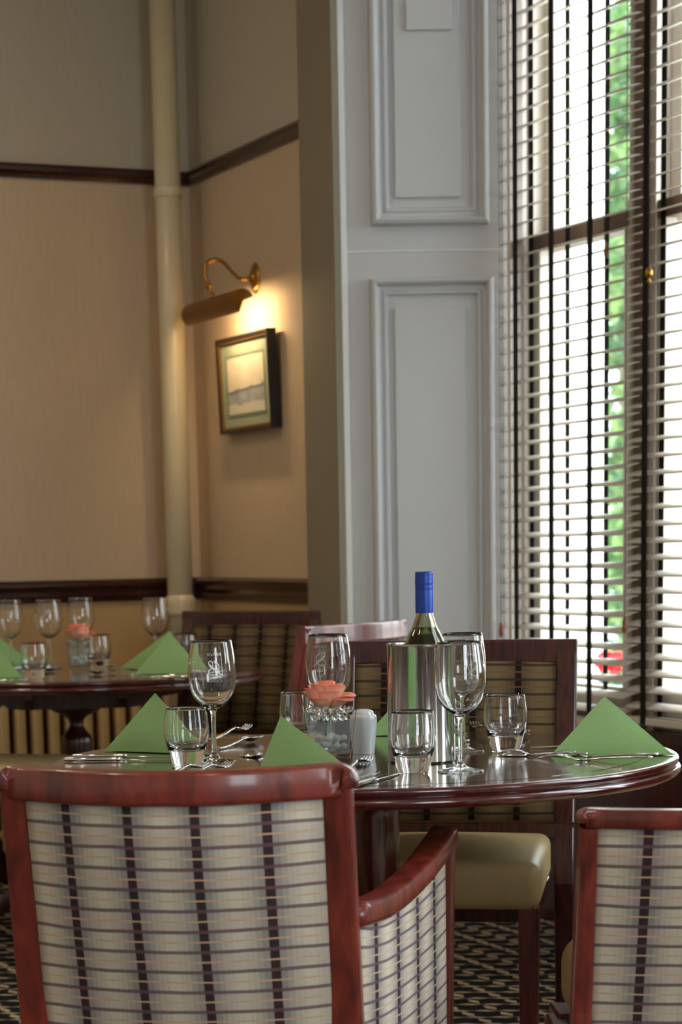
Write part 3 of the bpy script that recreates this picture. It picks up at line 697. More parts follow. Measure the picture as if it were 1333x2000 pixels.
def armchair(label, group, arms=True, H=.824, pw=.044, rh=.045, bul=.095):
    r = thing('tub_armchair' if arms else 'curved_dining_chair', label, 'chair', group=group); W_ = MT['red']
    hw = .216
    yb = lambda z: -.075 * (z - .42) / (H - .42) if z > .42 else .0
    yc = lambda x, z: yb(z) - bul * max(0, 1 - (x / hw) ** 2) * (.4 + .6 * min(1, max(0, (z - .3) / .4)))
    for s in (-1, 1):
        bm = bmesh.new(); zs = [0, .2, .36, .45, .55, .65, min(.75, H - .05), H - .032, H - .024]
        sweep(bm, [(s * (hw), yb(z) - (.04 * (1 - z / .36) if z < .36 else 0), z) for z in zs], rsec(pw, .036, min(.008, pw * .3)), up=Vector((0, -1, 0)), scale=[.75, .85, 1.1, 1.1, 1.06, 1.03, 1, 1, .95])
        fin(bm, 'back_post', W_, r)
    def rail(name, z, h, th):
        bm = bmesh.new(); n = 20
        e_ = pw * .38 if name == 'top_rail' else .004
        xs = [-hw - e_, -hw - e_ * .93, -hw - e_ * .75, -hw - e_ * .4] + [-hw + 2 * hw * i / n for i in range(n + 1)] + [hw + e_ * .4, hw + e_ * .75, hw + e_ * .93, hw + e_]
        sc_ = ([(.9, .50), (.96, .74), (1, .90), (1, .98)] + [1] * (n + 1) + [(1, .98), (1, .90), (.96, .74), (.9, .50)]) if name == 'top_rail' else None
        sweep(bm, [(x, yc(max(-hw, min(hw, x)), z), z - (0 if not sc_ or isinstance(sc_[i], int) else (1 - sc_[i][1]) * h * .5)) for i, x in enumerate(xs)], rsec(th, h, .007), up=Vector((0, 0, 1)), scale=sc_)
        return fin(bm, name, W_, r, True)
    rail('top_rail', H - rh / 2, rh, .039); rail('lower_rail', .36, .05, .03)
    z0, z1 = .375, H - rh * .85
    f = lambda u, v: Vector((-hw + pw * .36 + (2 * hw - pw * .72) * u, yc(-hw + pw * .36 + (2 * hw - pw * .72) * u, z0 + (z1 - z0) * v) - .010, z0 + (z1 - z0) * v))
    slab('back_panel', f, lambda u, v: Vector((0, -1, 0)), .026, lambda u, v: (.024 + .396 * u, .005 + z0 + (z1 - z0) * v), MT['plaid'], r, 30, 8)
    ap = [(.226, -.010, .612), (.252, .10, .606), (.278, .22, .616), (.300, .34, .634), (.318, .47, .656)]
    for s in (-1, 1):
        path = smoothprof([(s * a, b, c) for a, b, c in ap], 4)
        if not arms:
            bm = bmesh.new(); sweep(bm, [(s * .19, .40, 0), (s * .19, .40, .35)], rsec(.034, .040, .005), up=Vector((0, 1, 0)), scale=[.75, 1]); fin(bm, 'leg', W_, r)
            bm = bmesh.new(); sweep(bm, [(s * .205, 0, .335), (s * .19, .41, .335)], rsec(.03, .04, .004)); fin(bm, 'side_rail', W_, r); continue
        bm = bmesh.new(); sweep(bm, path, rsec(.044, .034, .008), up=Vector((0, 0, 1))); fin(bm, 'arm', W_, r, True)
        bm = bmesh.new(); sweep(bm, [(s * .300, .455, 0), (s * .312, .458, .33), (s * .318, .458, .645)], rsec(.034, .040, .005), up=Vector((0, 1, 0)), scale=[.75, 1, 1]); fin(bm, 'leg', W_, r)
        def fa(u, v):
            k = u * (len(path) - 1); i = min(int(k), len(path) - 2); t = k - i
            p = Vector(path[i]).lerp(Vector(path[i + 1]), t); zt = p.z - .012; zb = .33
            return Vector((p.x + s * .008, p.y + (.012 if u == 0 else 0), zb + (zt - zb) * v))
        slab('arm_panel', fa, lambda u, v: Vector((s, 0, 0)), .022, lambda u, v: (.01 + .44 * u, .33 + (.29 + .04 * u) * v), MT['plaid'], r)
        bm = bmesh.new(); sweep(bm, [(s * .226, 0, .335), (s * .27, .22, .335), (s * .312, .46, .335)], rsec(.03, .04, .004)); fin(bm, 'side_rail', W_, r)
    sw = .265 if arms else .185
    rounded_box('seat', -sw, sw, .00, .52 if arms else .42, .36, .485, .04, MT['seat'], r, .02, .24 if arms else .08)
    bm = bmesh.new(); box(bm, -.29 if arms else -.19, .29 if arms else .19, .44 if arms else .375, .475, .31, .36, .004); fin(bm, 'front_rail', W_, r)
    return r

def place(o, x, y, deg):
    o.location = (x, y, 0); o.rotation_euler = (0, 0, radians(deg))
ac = armchair('red mahogany tub armchair with plaid back in the foreground at the left', None); place(ac, -.208, 3.012, -7)
dc = armchair('red mahogany armless chair with curved plaid back cropped by the right edge', None, False, .745, .026, .027, .055); place(dc, .556, 3.11, 3)
sc = side_chair('shade-darkened mahogany dining chair behind the near table with beige seat below', None); place(sc, .194, 4.194, 170.2)
o = dup(sc, (0, 0, 0), 0, 'dark dining chair in the corner below the framed picture'); place(o, -.373, 6.64, 154)
o = dup(sc, (0, 0, 0), 0, 'dining chair left of the far table, only its beige seat showing'); place(o, -.985, 6.10, -92)
o = dup(sc, (0, 0, 0), 0, 'dining chair pushed in under the right side of the near table'); place(o, .665, 3.80, 90)
cc = side_chair('dining chair with curved window-lit red top rail in front of the panelled reveal', None, .035, 'pinkred', .91); place(cc, -.185, 5.918, 57)

def table(x, y, R, label, base):
    t = thing('round_table', label, 'table', (x, y, 0 if base == 'plain' else .0155))
    bm = lathe([(0, .7485), (R - .075, .7485)], 96); 
    bm.free()
    bm = lathe([(0, .7300), (R - .062, .7300), (R - .060, .7500), (0, .7500)], 128); fin(bm, 'tabletop', MT['top'], t, False)
    prof = smoothprof([(R - .060, .7495), (R - .02, .7500), (R - .008, .7495), (R - .004, .745), (R - .006, .7385), (R - .010, .736), (R - .003, .734), (R, .728), (R - .003, .721), (R - .012, .718), (R - .05, .717)], 3)
    bm = lathe(prof + [(R - .060, .7172), (R - .060, .7495)], 128); fin(bm, 'edge_moulding', MT['edge'], t, True)
    if base == 'plain':
        pr_ = smoothprof([(0, .717), (.12, .716), (.115, .695), (.066, .68), (.061, .6), (.062, .45), (.070, .36), (.080, .28), (.076, .2), (.055, .16), (.06, .13), (0, .12)], 4)
        bm = lathe(pr_, 48); fin(bm, 'pedestal', MT['edge'], t, True)
    else:
        ap = bmesh.new()
        L_ = .30
        prof2 = [(-L_, .714), (-L_, .69), (-.27, .685), (-.245, .682), (-.228, .664), (-.215, .658), (-.203, .668), (-.19, .658), (-.15, .652), (.15, .652), (.19, .658), (.203, .668), (.215, .658), (.228, .664), (.245, .682), (.27, .685), (L_, .69), (L_, .714)]
        for k in range(2):
            for off in (-.13, .13):
                A = []; B = []
                for a_, z_ in prof2:
                    p = Matrix.Rotation(k * pi / 2 + .12, 3, 'Z')
                    A.append(ap.verts.new(p @ Vector((a_, off - .012, z_)))); B.append(ap.verts.new(p @ Vector((a_, off + .012, z_))))
                ap.faces.new(A); ap.faces.new(B[::-1])
                for i in range(len(A)): j = (i + 1) % len(A); ap.faces.new((A[i], A[j], B[j], B[i]))
        fin(ap, 'scalloped_apron', MT['dark'], t)
        pr_ = [(0, .715), (.080, .714), (.077, .65), (.058, .634), (.030, .620), (.021, .606), (.0215, .592), (.033, .574), (.042, .558), (.0435, .50), (.045, .42), (.038, .34), (.034, .27), (.055, .2), (.06, .15), (0, .14)]
        fl = lambda a, z: 1 + (.045 * abs(sin(9 * a)) if .30 < z < .562 else 0)
        bm = lathe(smoothprof(pr_, 4), 144, flute=fl); fin(bm, 'pedestal', MT['dark'], t, True)
    for k in range(4):
        a = (pi / 4 if base == 'plain' else 0) + k * pi / 2; c_, s_ = cos(a), sin(a)
        bm = bmesh.new(); pth = smoothprof([(.03 * c_, .03 * s_, .20), (.12 * c_, .12 * s_, .17), (.24 * c_, .24 * s_, .07), (.34 * c_, .34 * s_, .025)], 4)
        sweep(bm, pth, rsec(.045, .05, .01), scale=[1.2 - .5 * i / (len(pth) - 1) for i in range(len(pth))]); fin(bm, 'foot', MT['dark'], t, True)
    return t
TX, TY = .045, 3.80
table(TX, TY, .54, 'near round mahogany table with polished dark top laid for dinner', 'plain')
table(-.754, 6.43, .545, 'far round mahogany table with scalloped apron by the radiator', 'apron')
TZ = .7502; TZF = .7657
FK = .9555      # far table laid out 4.5 % nearer
def far(x, y): return (x * FK, y * FK)

# ================================================================ TABLEWARE
WINE_OUT = [(0, 0), (.034, 0), (.0355, .0012), (.0348, .0026), (.022, .0048), (.010, .0085), (.0056, .014), (.0043, .022), (.0040, .045), (.0041, .07), (.0048, .082), (.0078, .0885), (.015, .0930), (.025, .1005), (.0345, .114), (.0395, .131), (.0408, .146), (.0396, .166), (.0370, .186), (.0340, .2040)]
WINE_IN = [(.0331, .2042), (.0361, .186), (.0387, .166), (.0398, .146), (.0384, .131), (.0334, .115), (.0240, .1025), (.014, .0958), (.006, .0932), (0, .0928)]
def rr_wine(z):
    for (r0, z0), (r1, z1) in zip(WINE_OUT, WINE_OUT[1:]):
        if z0 <= z <= z1 and z > .09: return r0 + (r1 - r0) * (z - z0) / (z1 - z0)
    return .04
def wrapped(bm, name, parent, th0):
    bmesh.ops.subdivide_edges(bm, edges=[e for e in bm.edges if e.calc_length() > .006], cuts=2)
    for v in bm.verts:
        u, z = v.co.x, v.co.y; r = rr_wine(z) + .00025; a = th0 + u / r
        v.co = Vector((r * cos(a), r * sin(a), z))
    return fin(bm, name, MT['etch'], parent)
def textmesh(txt, size):
    cu = bpy.data.curves.new('t', 'FONT'); cu.body = txt; cu.size = size; cu.align_x = 'CENTER'; cu.resolution_u = 2; cu.space_character = 1.25
    ob = bpy.data.objects.new('t', cu); COL.objects.link(ob); bpy.context.view_layer.update()
    me = bpy.data.meshes.new_from_object(ob.evaluated_get(bpy.context.evaluated_depsgraph_get()))
    bpy.data.objects.remove(ob); return me
def ribbon(bm, pts, w):
    pts = smoothprof(pts, 4); n = len(pts); L_ = []
    for i, p in enumerate(pts):
        a = pts[max(0, i - 1)]; b = pts[min(n - 1, i + 1)]; d = Vector((b[0] - a[0], b[1] - a[1])).normalized(); nn = Vector((-d.y, d.x))
        ww = w(i / (n - 1)) / 2
        L_.append((bm.verts.new((p[0] + nn.x * ww, p[1] + nn.y * ww, 0)), bm.verts.new((p[0] - nn.x * ww, p[1] - nn.y * ww, 0))))
    for A, B in zip(L_, L_[1:]): bm.faces.new((A[0], A[1], B[1], B[0]))
etch_cache = {}
def etch_marks(root):
    if not etch_cache:
        bm = bmesh.new()
        for txt, size, zc in (('OLIVER', .0062, .1795), ("GREG'S", .0062, .1365)):
            me = textmesh(txt, size); n0 = len(bm.verts); bm.from_mesh(me); bm.verts.ensure_lookup_table()
            for v in bm.verts[n0:]: v.co.y += zc
        # ampersand, unmirrored coordinates (u right, z up)
        q = [(200, 900), (265, 880), (330, 800), (430, 735), (520, 660), (552, 590), (520, 540), (465, 560), (448, 640), (500, 730), (565, 800), (545, 870), (470, 895), (380, 870), (310, 780), (288, 690), (330, 605), (405, 585)]
        pts = [(-(x - 400) * .0000645, .1595 - (y - 715) * .0000645 - .0) for x, y in q]
        ribbon(bm, pts, lambda t: .0015 + (.0019 if .08 < t < .26 else 0))
        ribbon(bm, [(-(405 - 400) * .0000645, .1595 + .0085), (-(415 - 400) * .0000645, .1595 + .0125)], lambda t: .0009)
        o = wrapped(bm, 'etched_crest', None, pi / 2); etch_cache['a'] = o.data; COL.objects.unlink(o); bpy.data.objects.remove(o)
        bm = bmesh.new()
        me = textmesh('CE', .0052); bm.from_mesh(me); bm.verts.ensure_lookup_table()
        for v in bm.verts: v.co.y += .1715; v.co.x -= .004
        def rect(x0, x1, z0, z1):
            vs = [bm.verts.new((x, z, 0)) for x, z in ((x0, z0), (x1, z0), (x1, z1), (x0, z1))]; bm.faces.new(vs)
        for i in range(2):
            for j in range(3): rect(-.0075 + j * .0026, -.0054 + j * .0026, .1650 + i * .0026, .1670 + i * .0026)
        rect(-.006, -.002, .1626, .1634)
        for z_ in (.1685, .1525, .1420, .1395): rect(.004, .0135, z_, z_ + .0007)
        o = wrapped(bm, 'etched_fill_lines', None, pi / 2); etch_cache['b'] = o.data; COL.objects.unlink(o); bpy.data.objects.remove(o)
    for k, nme, da in (('a', 'etched_crest', 0), ('b', 'etched_fill_lines', -radians(72))):
        o = bpy.data.objects.new(nme, etch_cache[k]); COL.objects.link(o); o.parent = root; o.rotation_euler.z = da
wp = smoothprof(WINE_OUT, 3) + smoothprof(WINE_IN, 3)
bm = lathe(wp, 72); me_w = bpy.data.meshes.new('wine_glass'); bmesh.ops.recalc_face_normals(bm, faces=bm.faces); bm.to_mesh(me_w); bm.free()
TUMB = smoothprof([(0, 0), (.021, 0), (.0245, .0012), (.0275, .010), (.0305, .022), (.0345, .036), (.0372, .052), (.0372, .066), (.0355, .082), (.0335, .0965)], 3) + smoothprof([(.0325, .0970), (.0344, .082), (.0360, .066), (.0359, .052), (.0330, .038), (.0270, .0295), (.016, .0262), (0, .0255)], 3)
bm = lathe(TUMB, 64); me_t = bpy.data.meshes.new('tumbler'); bmesh.ops.recalc_face_normals(bm, faces=bm.faces); bm.to_mesh(me_t); bm.free()
for m_ in (me_w, me_t):
    m_.materials.append(MT['glass'])
    for p in m_.polygons: p.use_smooth = True
def glassat(kind, x, y, label, group, rz=0, etched=False):
    o = bpy.data.objects.new('wine_glass' if kind == 'w' else 'tumbler', me_w if kind == 'w' else me_t); COL.objects.link(o)
    if group == g2: x, y = far(x, y)
    o.location = (x, y, TZF if group == g2 else TZ); o.rotation_euler.z = radians(rz); tag(o, label, 'glass', group)
    if etched: etch_marks(o)
    return o
g1, g2 = 'glasses on the near table', 'glasses on the far table'
glassat('w', -.208, 3.747, 'wine glass at the left of the near table beside the tumbler and folded napkin', g1, 190, True)
glassat('w', -.013, 3.905, 'etched wine glass standing behind the coral rose', g1, 22, True)
glassat('w', .195, 3.505, 'front etched wine glass to the right of the steel wine cooler', g1, -34, True)
glassat('w', .219, 3.85, 'rear wine glass mostly hidden behind the front one beside the wine cooler', g1, 140, True)
glassat('t', -.250, 3.690, 'tumbler in front of the left napkin on the near table', g1)
glassat('t', .120, 3.511, 'tumbler in front of the steel wine cooler', g1)
glassat('t', .293, 3.855, 'tumbler to the right of the wine glasses near the dark chair back', g1)
glassat('t', -.067, 4.03, 'tumbler half hidden behind the glass of the rose', g1)
glassat('w', -1.010, 6.961, 'leftmost wine glass on the far table at the picture edge', g2, 0, True)
glassat('w', -.884, 6.92, 'wine glass left of the rose on the far table, behind a tumbler', g2, 20, True)
glassat('w', -.806, 7.12, 'wine glass just behind the rose on the far table', g2, 60, True)
glassat('w', -.557, 6.95, 'wine glass standing alone at the right of the far table', g2, -20, True)
glassat('t', -.862, 6.38, 'tumbler at the front left of the far table', g2)
glassat('t', -.735, 6.93, 'tumbler right of the rose on the far table', g2)
glassat('t', -.462, 6.88, 'tumbler behind the green napkin on the far table', g2)

# wine cooler + bottle
root = thing('wine_cooler', 'tall brushed steel wine cooler holding the blue-capped bottle', 'cooler', (.141, 3.69, TZ))
CR = .0565
prof = [(0, 0), (CR - .003, 0), (CR, .003), (CR, .188), (CR + .0012, .190), (CR + .0012, .194), (CR - .001, .1955), (CR - .005, .1945), (CR - .006, .19), (CR - .006, .008), (0, .007)]
bm = lathe(prof, 96); cl = fin(bm, 'body', MT['steel'], root, True)
md = cl.modifiers.new('edge', 'EDGE_SPLIT'); md.split_angle = radians(40)
root = thing('wine_bottle', 'wine bottle with blue screw cap standing in the steel cooler', 'bottle', (.148, 3.69, TZ + .008))
z0 = .008
bo = [(0, 0), (.034, 0), (.0368, .004), (.0370, .02), (.0370, .165), (.0345, .183), (.0285, .198), (.0215, .212), (.0165, .226), (.0142, .240), (.0138, .295), (.0115, .297)]
bi = [(.0095, .296), (.0108, .24), (.0135, .226), (.0185, .212), (.0258, .198), (.0318, .183), (.0345, .165), (.0345, .02), (.030, .012), (0, .018)]
bm = lathe(smoothprof(bo, 3) + smoothprof(bi, 3), 56); fin(bm, 'bottle_glass', MT['bottleglass'], root, True)
wi = [(0, .0185), (.0300, .0125), (.0343, .0205), (.0343, .165), (.0316, .183), (.0256, .198), (.0183, .212), (.0182, .2125), (0, .2125)]
bm = lathe(wi, 48); fin(bm, 'wine', MT['wine'], root, True)
cp = [(.0149, .236), (.0151, .238), (.0151, .262), (.0150, .272), (.0146, .2735), (.0150, .275), (.0150, .279), (.0146, .281), (.0152, .283), (.0152, .287), (.0148, .290), (.0150, .2915), (.0150, .2945), (.0146, .2965), (.0149, .298), (.0149, .301), (.0140, .303), (0, .3032)]
bm = lathe(cp, 48); fin(bm, 'screw_cap', MT['cap'], root, True)

# shaker
pr_ = smoothprof([(0, 0), (.0175, 0), (.019, .002), (.0205, .015), (.0225, .035), (.0240, .052), (.0238, .062), (.0215, .0668), (.0195, .0675), (.0188, .0695), (.0165, .0735), (.009, .0765), (0, .0772)], 4)
root = thing('salt_shaker', 'plain white ceramic shaker standing right of the rose', 'shaker', (.046, 3.852, TZ))
bm = lathe(pr_, 48); fin(bm, 'body', MT['ceramic'], root, True)
bm = bmesh.new(); bmesh.ops.create_cone(bm, cap_ends=True, segments=10, radius1=.0014, radius2=.0014, depth=.0006, matrix=Matrix.Translation((0, 0, .0773))); fin(bm, 'hole', MT['black'], root)

# vase with rose, beads, pebbles
def vase(x, y, rz, label, tz=TZ):
    r = thing('glass_vase', label, 'vase', (x, y, tz), rz)
    H = .082; b0, b1 = .0262, .0345
    def sq(bm, h, z, rr=.006):
        out = []
        for cx, cy, a0 in ((1, 1, 0), (-1, 1, pi / 2), (-1, -1, pi), (1, -1, 1.5 * pi)):
            for i in range(4):
                a = a0 + pi / 2 * i / 3; out.append(bm.verts.new((cx * (h - rr) + rr * cos(a), cy * (h - rr) + rr * sin(a), z)))
        return out
    hz = lambda z: b0 + (b1 - b0) * z / H
    bm = bmesh.new()
    rows = [sq(bm, hz(0) - .001, 0), sq(bm, hz(.0015), .0015), sq(bm, hz(H), H), sq(bm, hz(H) - .003, H, .004), sq(bm, hz(.014) - .003, .014, .004)]
    for A, B in zip(rows, rows[1:]):
        for i in range(16): j = (i + 1) % 16; bm.faces.new((A[i], A[j], B[j], B[i]))
    bm.faces.new(rows[0][::-1]); bm.faces.new(rows[-1])
    fin(bm, 'vessel', MT['thin'], r)
    bm = bmesh.new(); A = sq(bm, hz(.0145) - .0034, .0145, .004); B = sq(bm, hz(.062) - .0034, .062, .004)
    for i in range(16): j = (i + 1) % 16; bm.faces.new((A[i], A[j], B[j], B[i]))
    bm.faces.new(A[::-1]); bm.faces.new(B); fin(bm, 'water', MT['gel'], r)
    return r
def rose(x, y, z, label, rz=0, k=1.0):
    r = thing('rose', label, 'rose', (x, y, z), rz)
    def petal(a, r0, out, h, w, curl, name='petal'):
        bm = bmesh.new(); uvl = bm.loops.layers.uv.new('UVMap')
        def f(u, v):
            s_ = (u - .5) * 2; hwid = 1.12 * w * sqrt(max(.02, 1 - ((v - .6) / .68) ** 2))
            rad = r0 + out * sin(v * pi / 2) ** .75 + curl * max(0, v - .6) ** 2 * 6.25 * (1 - .3 * abs(s_))
            zz = h * v * (1 - .10 * s_ ** 4 * v - .03 * (s_ + .2 * sin(a * 5)) ** 2) - curl * .9 * max(0, v - .8) ** 2 * 25 * (.4 + .6 * (1 - s_ * s_))
            aa = a + s_ * hwid; rr_ = rad * (1 - .10 * s_ * s_ + .03 * sin(5 * s_ + a * 2))
            return Vector((rr_ * cos(aa), rr_ * sin(aa), zz)) * k
        grid(bm, 10, 10, f, lambda u, v: (u, v), uvl)
        o = fin(bm, name, MT['rose'], r, True); md = o.modifiers.new('th', 'SOLIDIFY'); md.thickness = .0008 * k; return o
    for i in range(3): petal(i * 2.1 + .3, .002, .005, .0440, 1.3, 0)
    for i in range(3): petal(i * 2.1 + 1.2, .003, .010, .0465, 1.1, .001)
    for d_, out, h, w, cu in ((262, .016, .0475, .85, .002), (10, .017, .044, .9, .003), (100, .016, .046, 1.0, .002), (185, .018, .043, .9, .002),
                              (228, .022, .0455, .72, .004), (308, .025, .0430, .80, .003), (50, .025, .041, .9, .004), (140, .025, .042, .8, .004),
                              (275, .027, .0330, .66, .003), (203, .031, .0390, .58, .004), (337, .034, .0300, .62, .010), (165, .032, .0340, .6, .006), (20, .033, .030, .7, .006), (85, .030, .034, .8, .005),
                              (240, .030, .0235, .60, .004), (318, .036, .0235, .48, .010)):
        petal(radians(d_), .004, out, h, w, cu)
    bm = lathe(smoothprof([(0, -.008), (.004, -.007), (.007, -.002), (.006, .003), (0, .004)], 3), 16)
    for v in bm.verts: v.co *= k
    fin(bm, 'calyx', MT['stem'], r, True)
    bm = bmesh.new(); sweep(bm, [(0, 0, -.005), (-.002, 0, -.022), (-.004, -.001, -.045)], csec(.0022, 8), up=Vector((0, 1, 0))); fin(bm, 'stem', MT['stem'], r, True)
    return r
def fill(x, y, rz, nb, npb, seed, gname, tz=TZ):
    random.seed(seed); c_, s_ = cos(rz), sin(rz)
    bm = bmesh.new(); bmesh.ops.create_uvsphere(bm, u_segments=20, v_segments=12, radius=1); mb = bpy.data.meshes.new('bead'); bm.to_mesh(mb)
    mp = mb.copy(); bm.free()
    for q in (mb, mp):
        for p in q.polygons: p.use_smooth = True
    mb.materials.append(MT['bead_glass']); mp.materials.append(MT['pebble'])
    pts = []
    def ok(p, rad): return all((p - q).length > rad + r2 - .0004 for q, r2 in pts)
    tries = 0; made = 0
    layers = []
    while made < nb and tries < 30000:
        tries += 1; rad = random.uniform(.0050, .0064)
        zz = random.uniform(.063 + rad, .0865); lim = (.0262 + .0083 * min(1, zz / .082)) - .0030 - rad
        if zz > .081: lim += .004
        u, v = random.uniform(-lim, lim), random.uniform(-lim, lim)
        if max(abs(u), abs(v)) < .62 * lim and random.random() < .85: continue
        p = Vector((u, v, zz))
        if sqrt(u * u + v * v) < .010 + rad * .3: continue
        if not ok(p, rad): continue
        pts.append((p, rad)); made += 1
        o = bpy.data.objects.new('glass_bead', mb); COL.objects.link(o); o.scale = (rad,) * 3; o.location = (x + u * c_ - v * s_, y + u * s_ + v * c_, tz + zz)
        tag(o, 'clear glass bead piled round the rose in the vase on the %s table' % gname, 'bead', 'clear beads in the vase on the %s table' % gname)
    made = 0; tries = 0
    while made < npb and tries < 30000:
        tries += 1; rad = random.uniform(.0058, .0072); zz = random.uniform(.0145 + rad, .036); lim = (.0262 + .0083 * zz / .082) - .0036 - rad
        u, v = random.uniform(-lim, lim), random.uniform(-lim, lim); p = Vector((u, v, zz))
        if not ok(p, rad): continue
        pts.append((p, rad)); made += 1
        o = bpy.data.objects.new('white_pebble', mp); COL.objects.link(o); o.scale = (rad, rad, rad * .85); o.location = (x + u * c_ - v * s_, y + u * s_ + v * c_, tz + zz)
        tag(o, 'white pebble at the bottom of the vase on the %s table' % gname, 'pebble', 'white pebbles in the vase on the %s table' % gname)
vase(-.012, 3.77, radians(38), 'square tapered glass vase with beads and rose on the near table'); fill(-.012, 3.77, radians(38), 52, 30, 3, 'near')
rose(-.015, 3.77, TZ + .083, 'coral rose bloom resting on the beads on the near table', 0, 1.06)
VX, VY = far(-.784, 6.823)
vase(VX, VY, radians(4), 'square glass vase with rose on the far table', TZF); fill(VX, VY, radians(4), 24, 14, 5, 'far', TZF)
rose(VX, VY, TZF + .083, 'coral rose bloom in the vase on the far table', 1.2, 1.1)
random.seed(11)

# napkins: folded paper tents
def napkin(L_, R_, B_, A_, label, group):
    tz = TZ
    if group == gf: L_, R_, B_ = far(*L_), far(*R_), far(*B_); A_ = far(*A_[:2]) + (A_[2] + .0155,); tz = TZF
    c0 = Vector(((L_[0] + R_[0]) / 2, (L_[1] + R_[1]) / 2, tz))
    V = [Vector((p[0], p[1], 0 if len(p) < 3 else p[2])) - Vector((c0.x, c0.y, 0)) for p in (L_, R_, B_, A_)]
    L, R, B, A = V; A.z = A_[2] - tz
    bm = bmesh.new()
    def face(P_, Q_, T_, bulge, nside):
        n = 10; idx = {}
        nn = (Q_ - P_).cross(T_ - P_).normalized() * nside
        for i in range(n + 1):
            for j in range(n + 1 - i):
                a = i / n; b = j / n; c = 1 - a - b
                p = P_ * c + Q_ * a + T_ * b + nn * bulge * 27 * a * b * c + Vector((0, 0, .0012 * sin(7 * a) * (1 - b) if b > 0 else 0))
                idx[i, j] = bm.verts.new(p)
        for i in range(n):
            for j in range(n - i):
                bm.faces.new((idx[i, j], idx[i + 1, j], idx[i, j + 1]))
                if i + j < n - 1: bm.faces.new((idx[i + 1, j], idx[i + 1, j + 1], idx[i, j + 1]))
    face(L, R, A, .004, 1); face(R, B, A, .003, -1); face(B, L, A, .003, -1)
    bmesh.ops.remove_doubles(bm, verts=bm.verts, dist=.0001)
    # inner folded layers peeping out along the base
    for k in range(1, 4):
        o_ = Vector((0, 0, .0016 * k)); sh = .0025 * k
        a_, b_ = L + (L - R).normalized() * -sh * 2, R + (R - L).normalized() * (-sh + .006)
        out = (A - (L + R) / 2); out.z = 0; out = -out.normalized() if out.length > 1e-5 else Vector((0, -1, 0))
        vs = [bm.verts.new(p) for p in (a_ + out * (.003 - .0008 * k) + o_ * .6, b_ + out * (.003 - .0008 * k) + o_ * .6, b_ * .5 + B * .5 + o_ * .6, a_ * .5 + B * .5 + o_ * .6)]
        bm.faces.new(vs)
    o = fin(bm, 'folded_napkin', MT['napkin'], None, False, recalc=False); o.location = c0 + Vector((0, 0, .0010))
    md = o.modifiers.new('th', 'SOLIDIFY'); md.thickness = .0011; md.offset = 0
    return tag(o, label, 'napkin', group)
gn, gf = 'napkins on the near table', 'napkins on the far table'
napkin((-.418, 3.985), (-.225, 3.872), (-.27, 4.03), (-.322, 3.96, .853), 'green folded napkin at the left of the near table behind a tumbler', gn)
napkin((-.128, 3.440), (.045, 3.350), (-.02, 3.52), (-.086, 3.42, .848), 'green folded napkin at the front centre rising behind the foreground chair', gn)
napkin((.360, 3.735), (.562, 3.708), (.48, 3.86), (.454, 3.765, .846), 'large green folded napkin at the right of the near table', gn)
napkin((.055, 4.20), (.245, 4.20), (.15, 4.28), (.15, 4.225, .85), 'green folded napkin mostly hidden behind the steel wine cooler', gn)
napkin((-.585, 6.475), (-.375, 6.43), (-.42, 6.66), (-.482, 6.52, .862), 'green folded napkin at the right of the far table', gf)
napkin((-.66, 6.82), (-.50, 6.62), (-.42, 6.80), (-.50, 6.74, .858), 'green napkin flap behind the other on the far table', gf)
napkin((-1.07, 6.43), (-.897, 6.385), (-.95, 6.56), (-.985, 6.46, .845), 'green folded napkin at the front left of the far table', gf)
napkin((-1.16, 7.02), (-.95, 7.08), (-1.05, 7.16), (-1.07, 7.06, .845), 'green folded napkin at the back left of the far table behind a wine glass', gf)

# cutlery templates along +Y, handle end at y=0
def fin_raw(bm):
    bmesh.ops.recalc_face_normals(bm, faces=bm.faces); me = bpy.data.meshes.new('cutlery'); bm.to_mesh(me); bm.free(); me.materials.append(MT['cutlery'])
    for p in me.polygons: p.use_smooth = True
    return me
def strip(bm, rows):
    """rows: (y, z, halfwidth, halfthick)"""
    path = [(0, r[0], r[1]) for r in rows]; sweep(bm, path, rsec(2, 2, .6, 2), scale=[(r[2], r[3]) for r in rows])
def mk_handle(bm, L_):
    strip(bm, [(0, .0022, .0035, .0012), (.003, .0022, .0070, .0018), (.012, .0022, .0078, .0018), (.04, .0026, .0062, .0016), (.08, .0050, .0038, .0016), (.105, .0080, .0028, .0017), (L_, .0100, .0030, .0018)])
bm = bmesh.new(); mk_handle(bm, .125)
strip(bm, [(.125, .0100, .0030, .0018), (.134, .0082, .0065, .0013), (.145, .0045, .0115, .0010), (.152, .0030, .0120, .0010)])
for k in range(4):
    x = (k - 1.5) * .0066
    rows = [(.150, .0030), (.165, .0022), (.180, .0035), (.192, .0068), (.197, .0085)]
    sweep(bm, [(x * (1 - .08 * i), y, z) for i, (y, z) in enumerate(rows)], rsec(2, 2, .6, 2), scale=[(.0021, .0009), (.0019, .0009), (.0017, .0009), (.0013, .0008), (.0006, .0005)])
ME_FORK = fin_raw(bm)
bm = bmesh.new(); mk_handle(bm, .125)
def sp(u, v, off):
    t = v; yy = .122 + .066 * t; w = .0215 * sin(pi * min(1, (t * .93 + .06))) ** .62; x = (u - .5) * 2 * w
    d = .0095 * (1 - ((u - .5) * 2) ** 2) * sin(pi * min(1, t * .9 + .08))
    return Vector((x, yy, .0105 - d + off))
A = grid(bm, 12, 16, lambda u, v: sp(u, v, 0)); B = grid(bm, 12, 16, lambda u, v: sp(u, v, .0010))
for i in range(12):
    bm.faces.new((A[i][0], A[i + 1][0], B[i + 1][0], B[i][0])); bm.faces.new((A[i][16], A[i + 1][16], B[i + 1][16], B[i][16]))
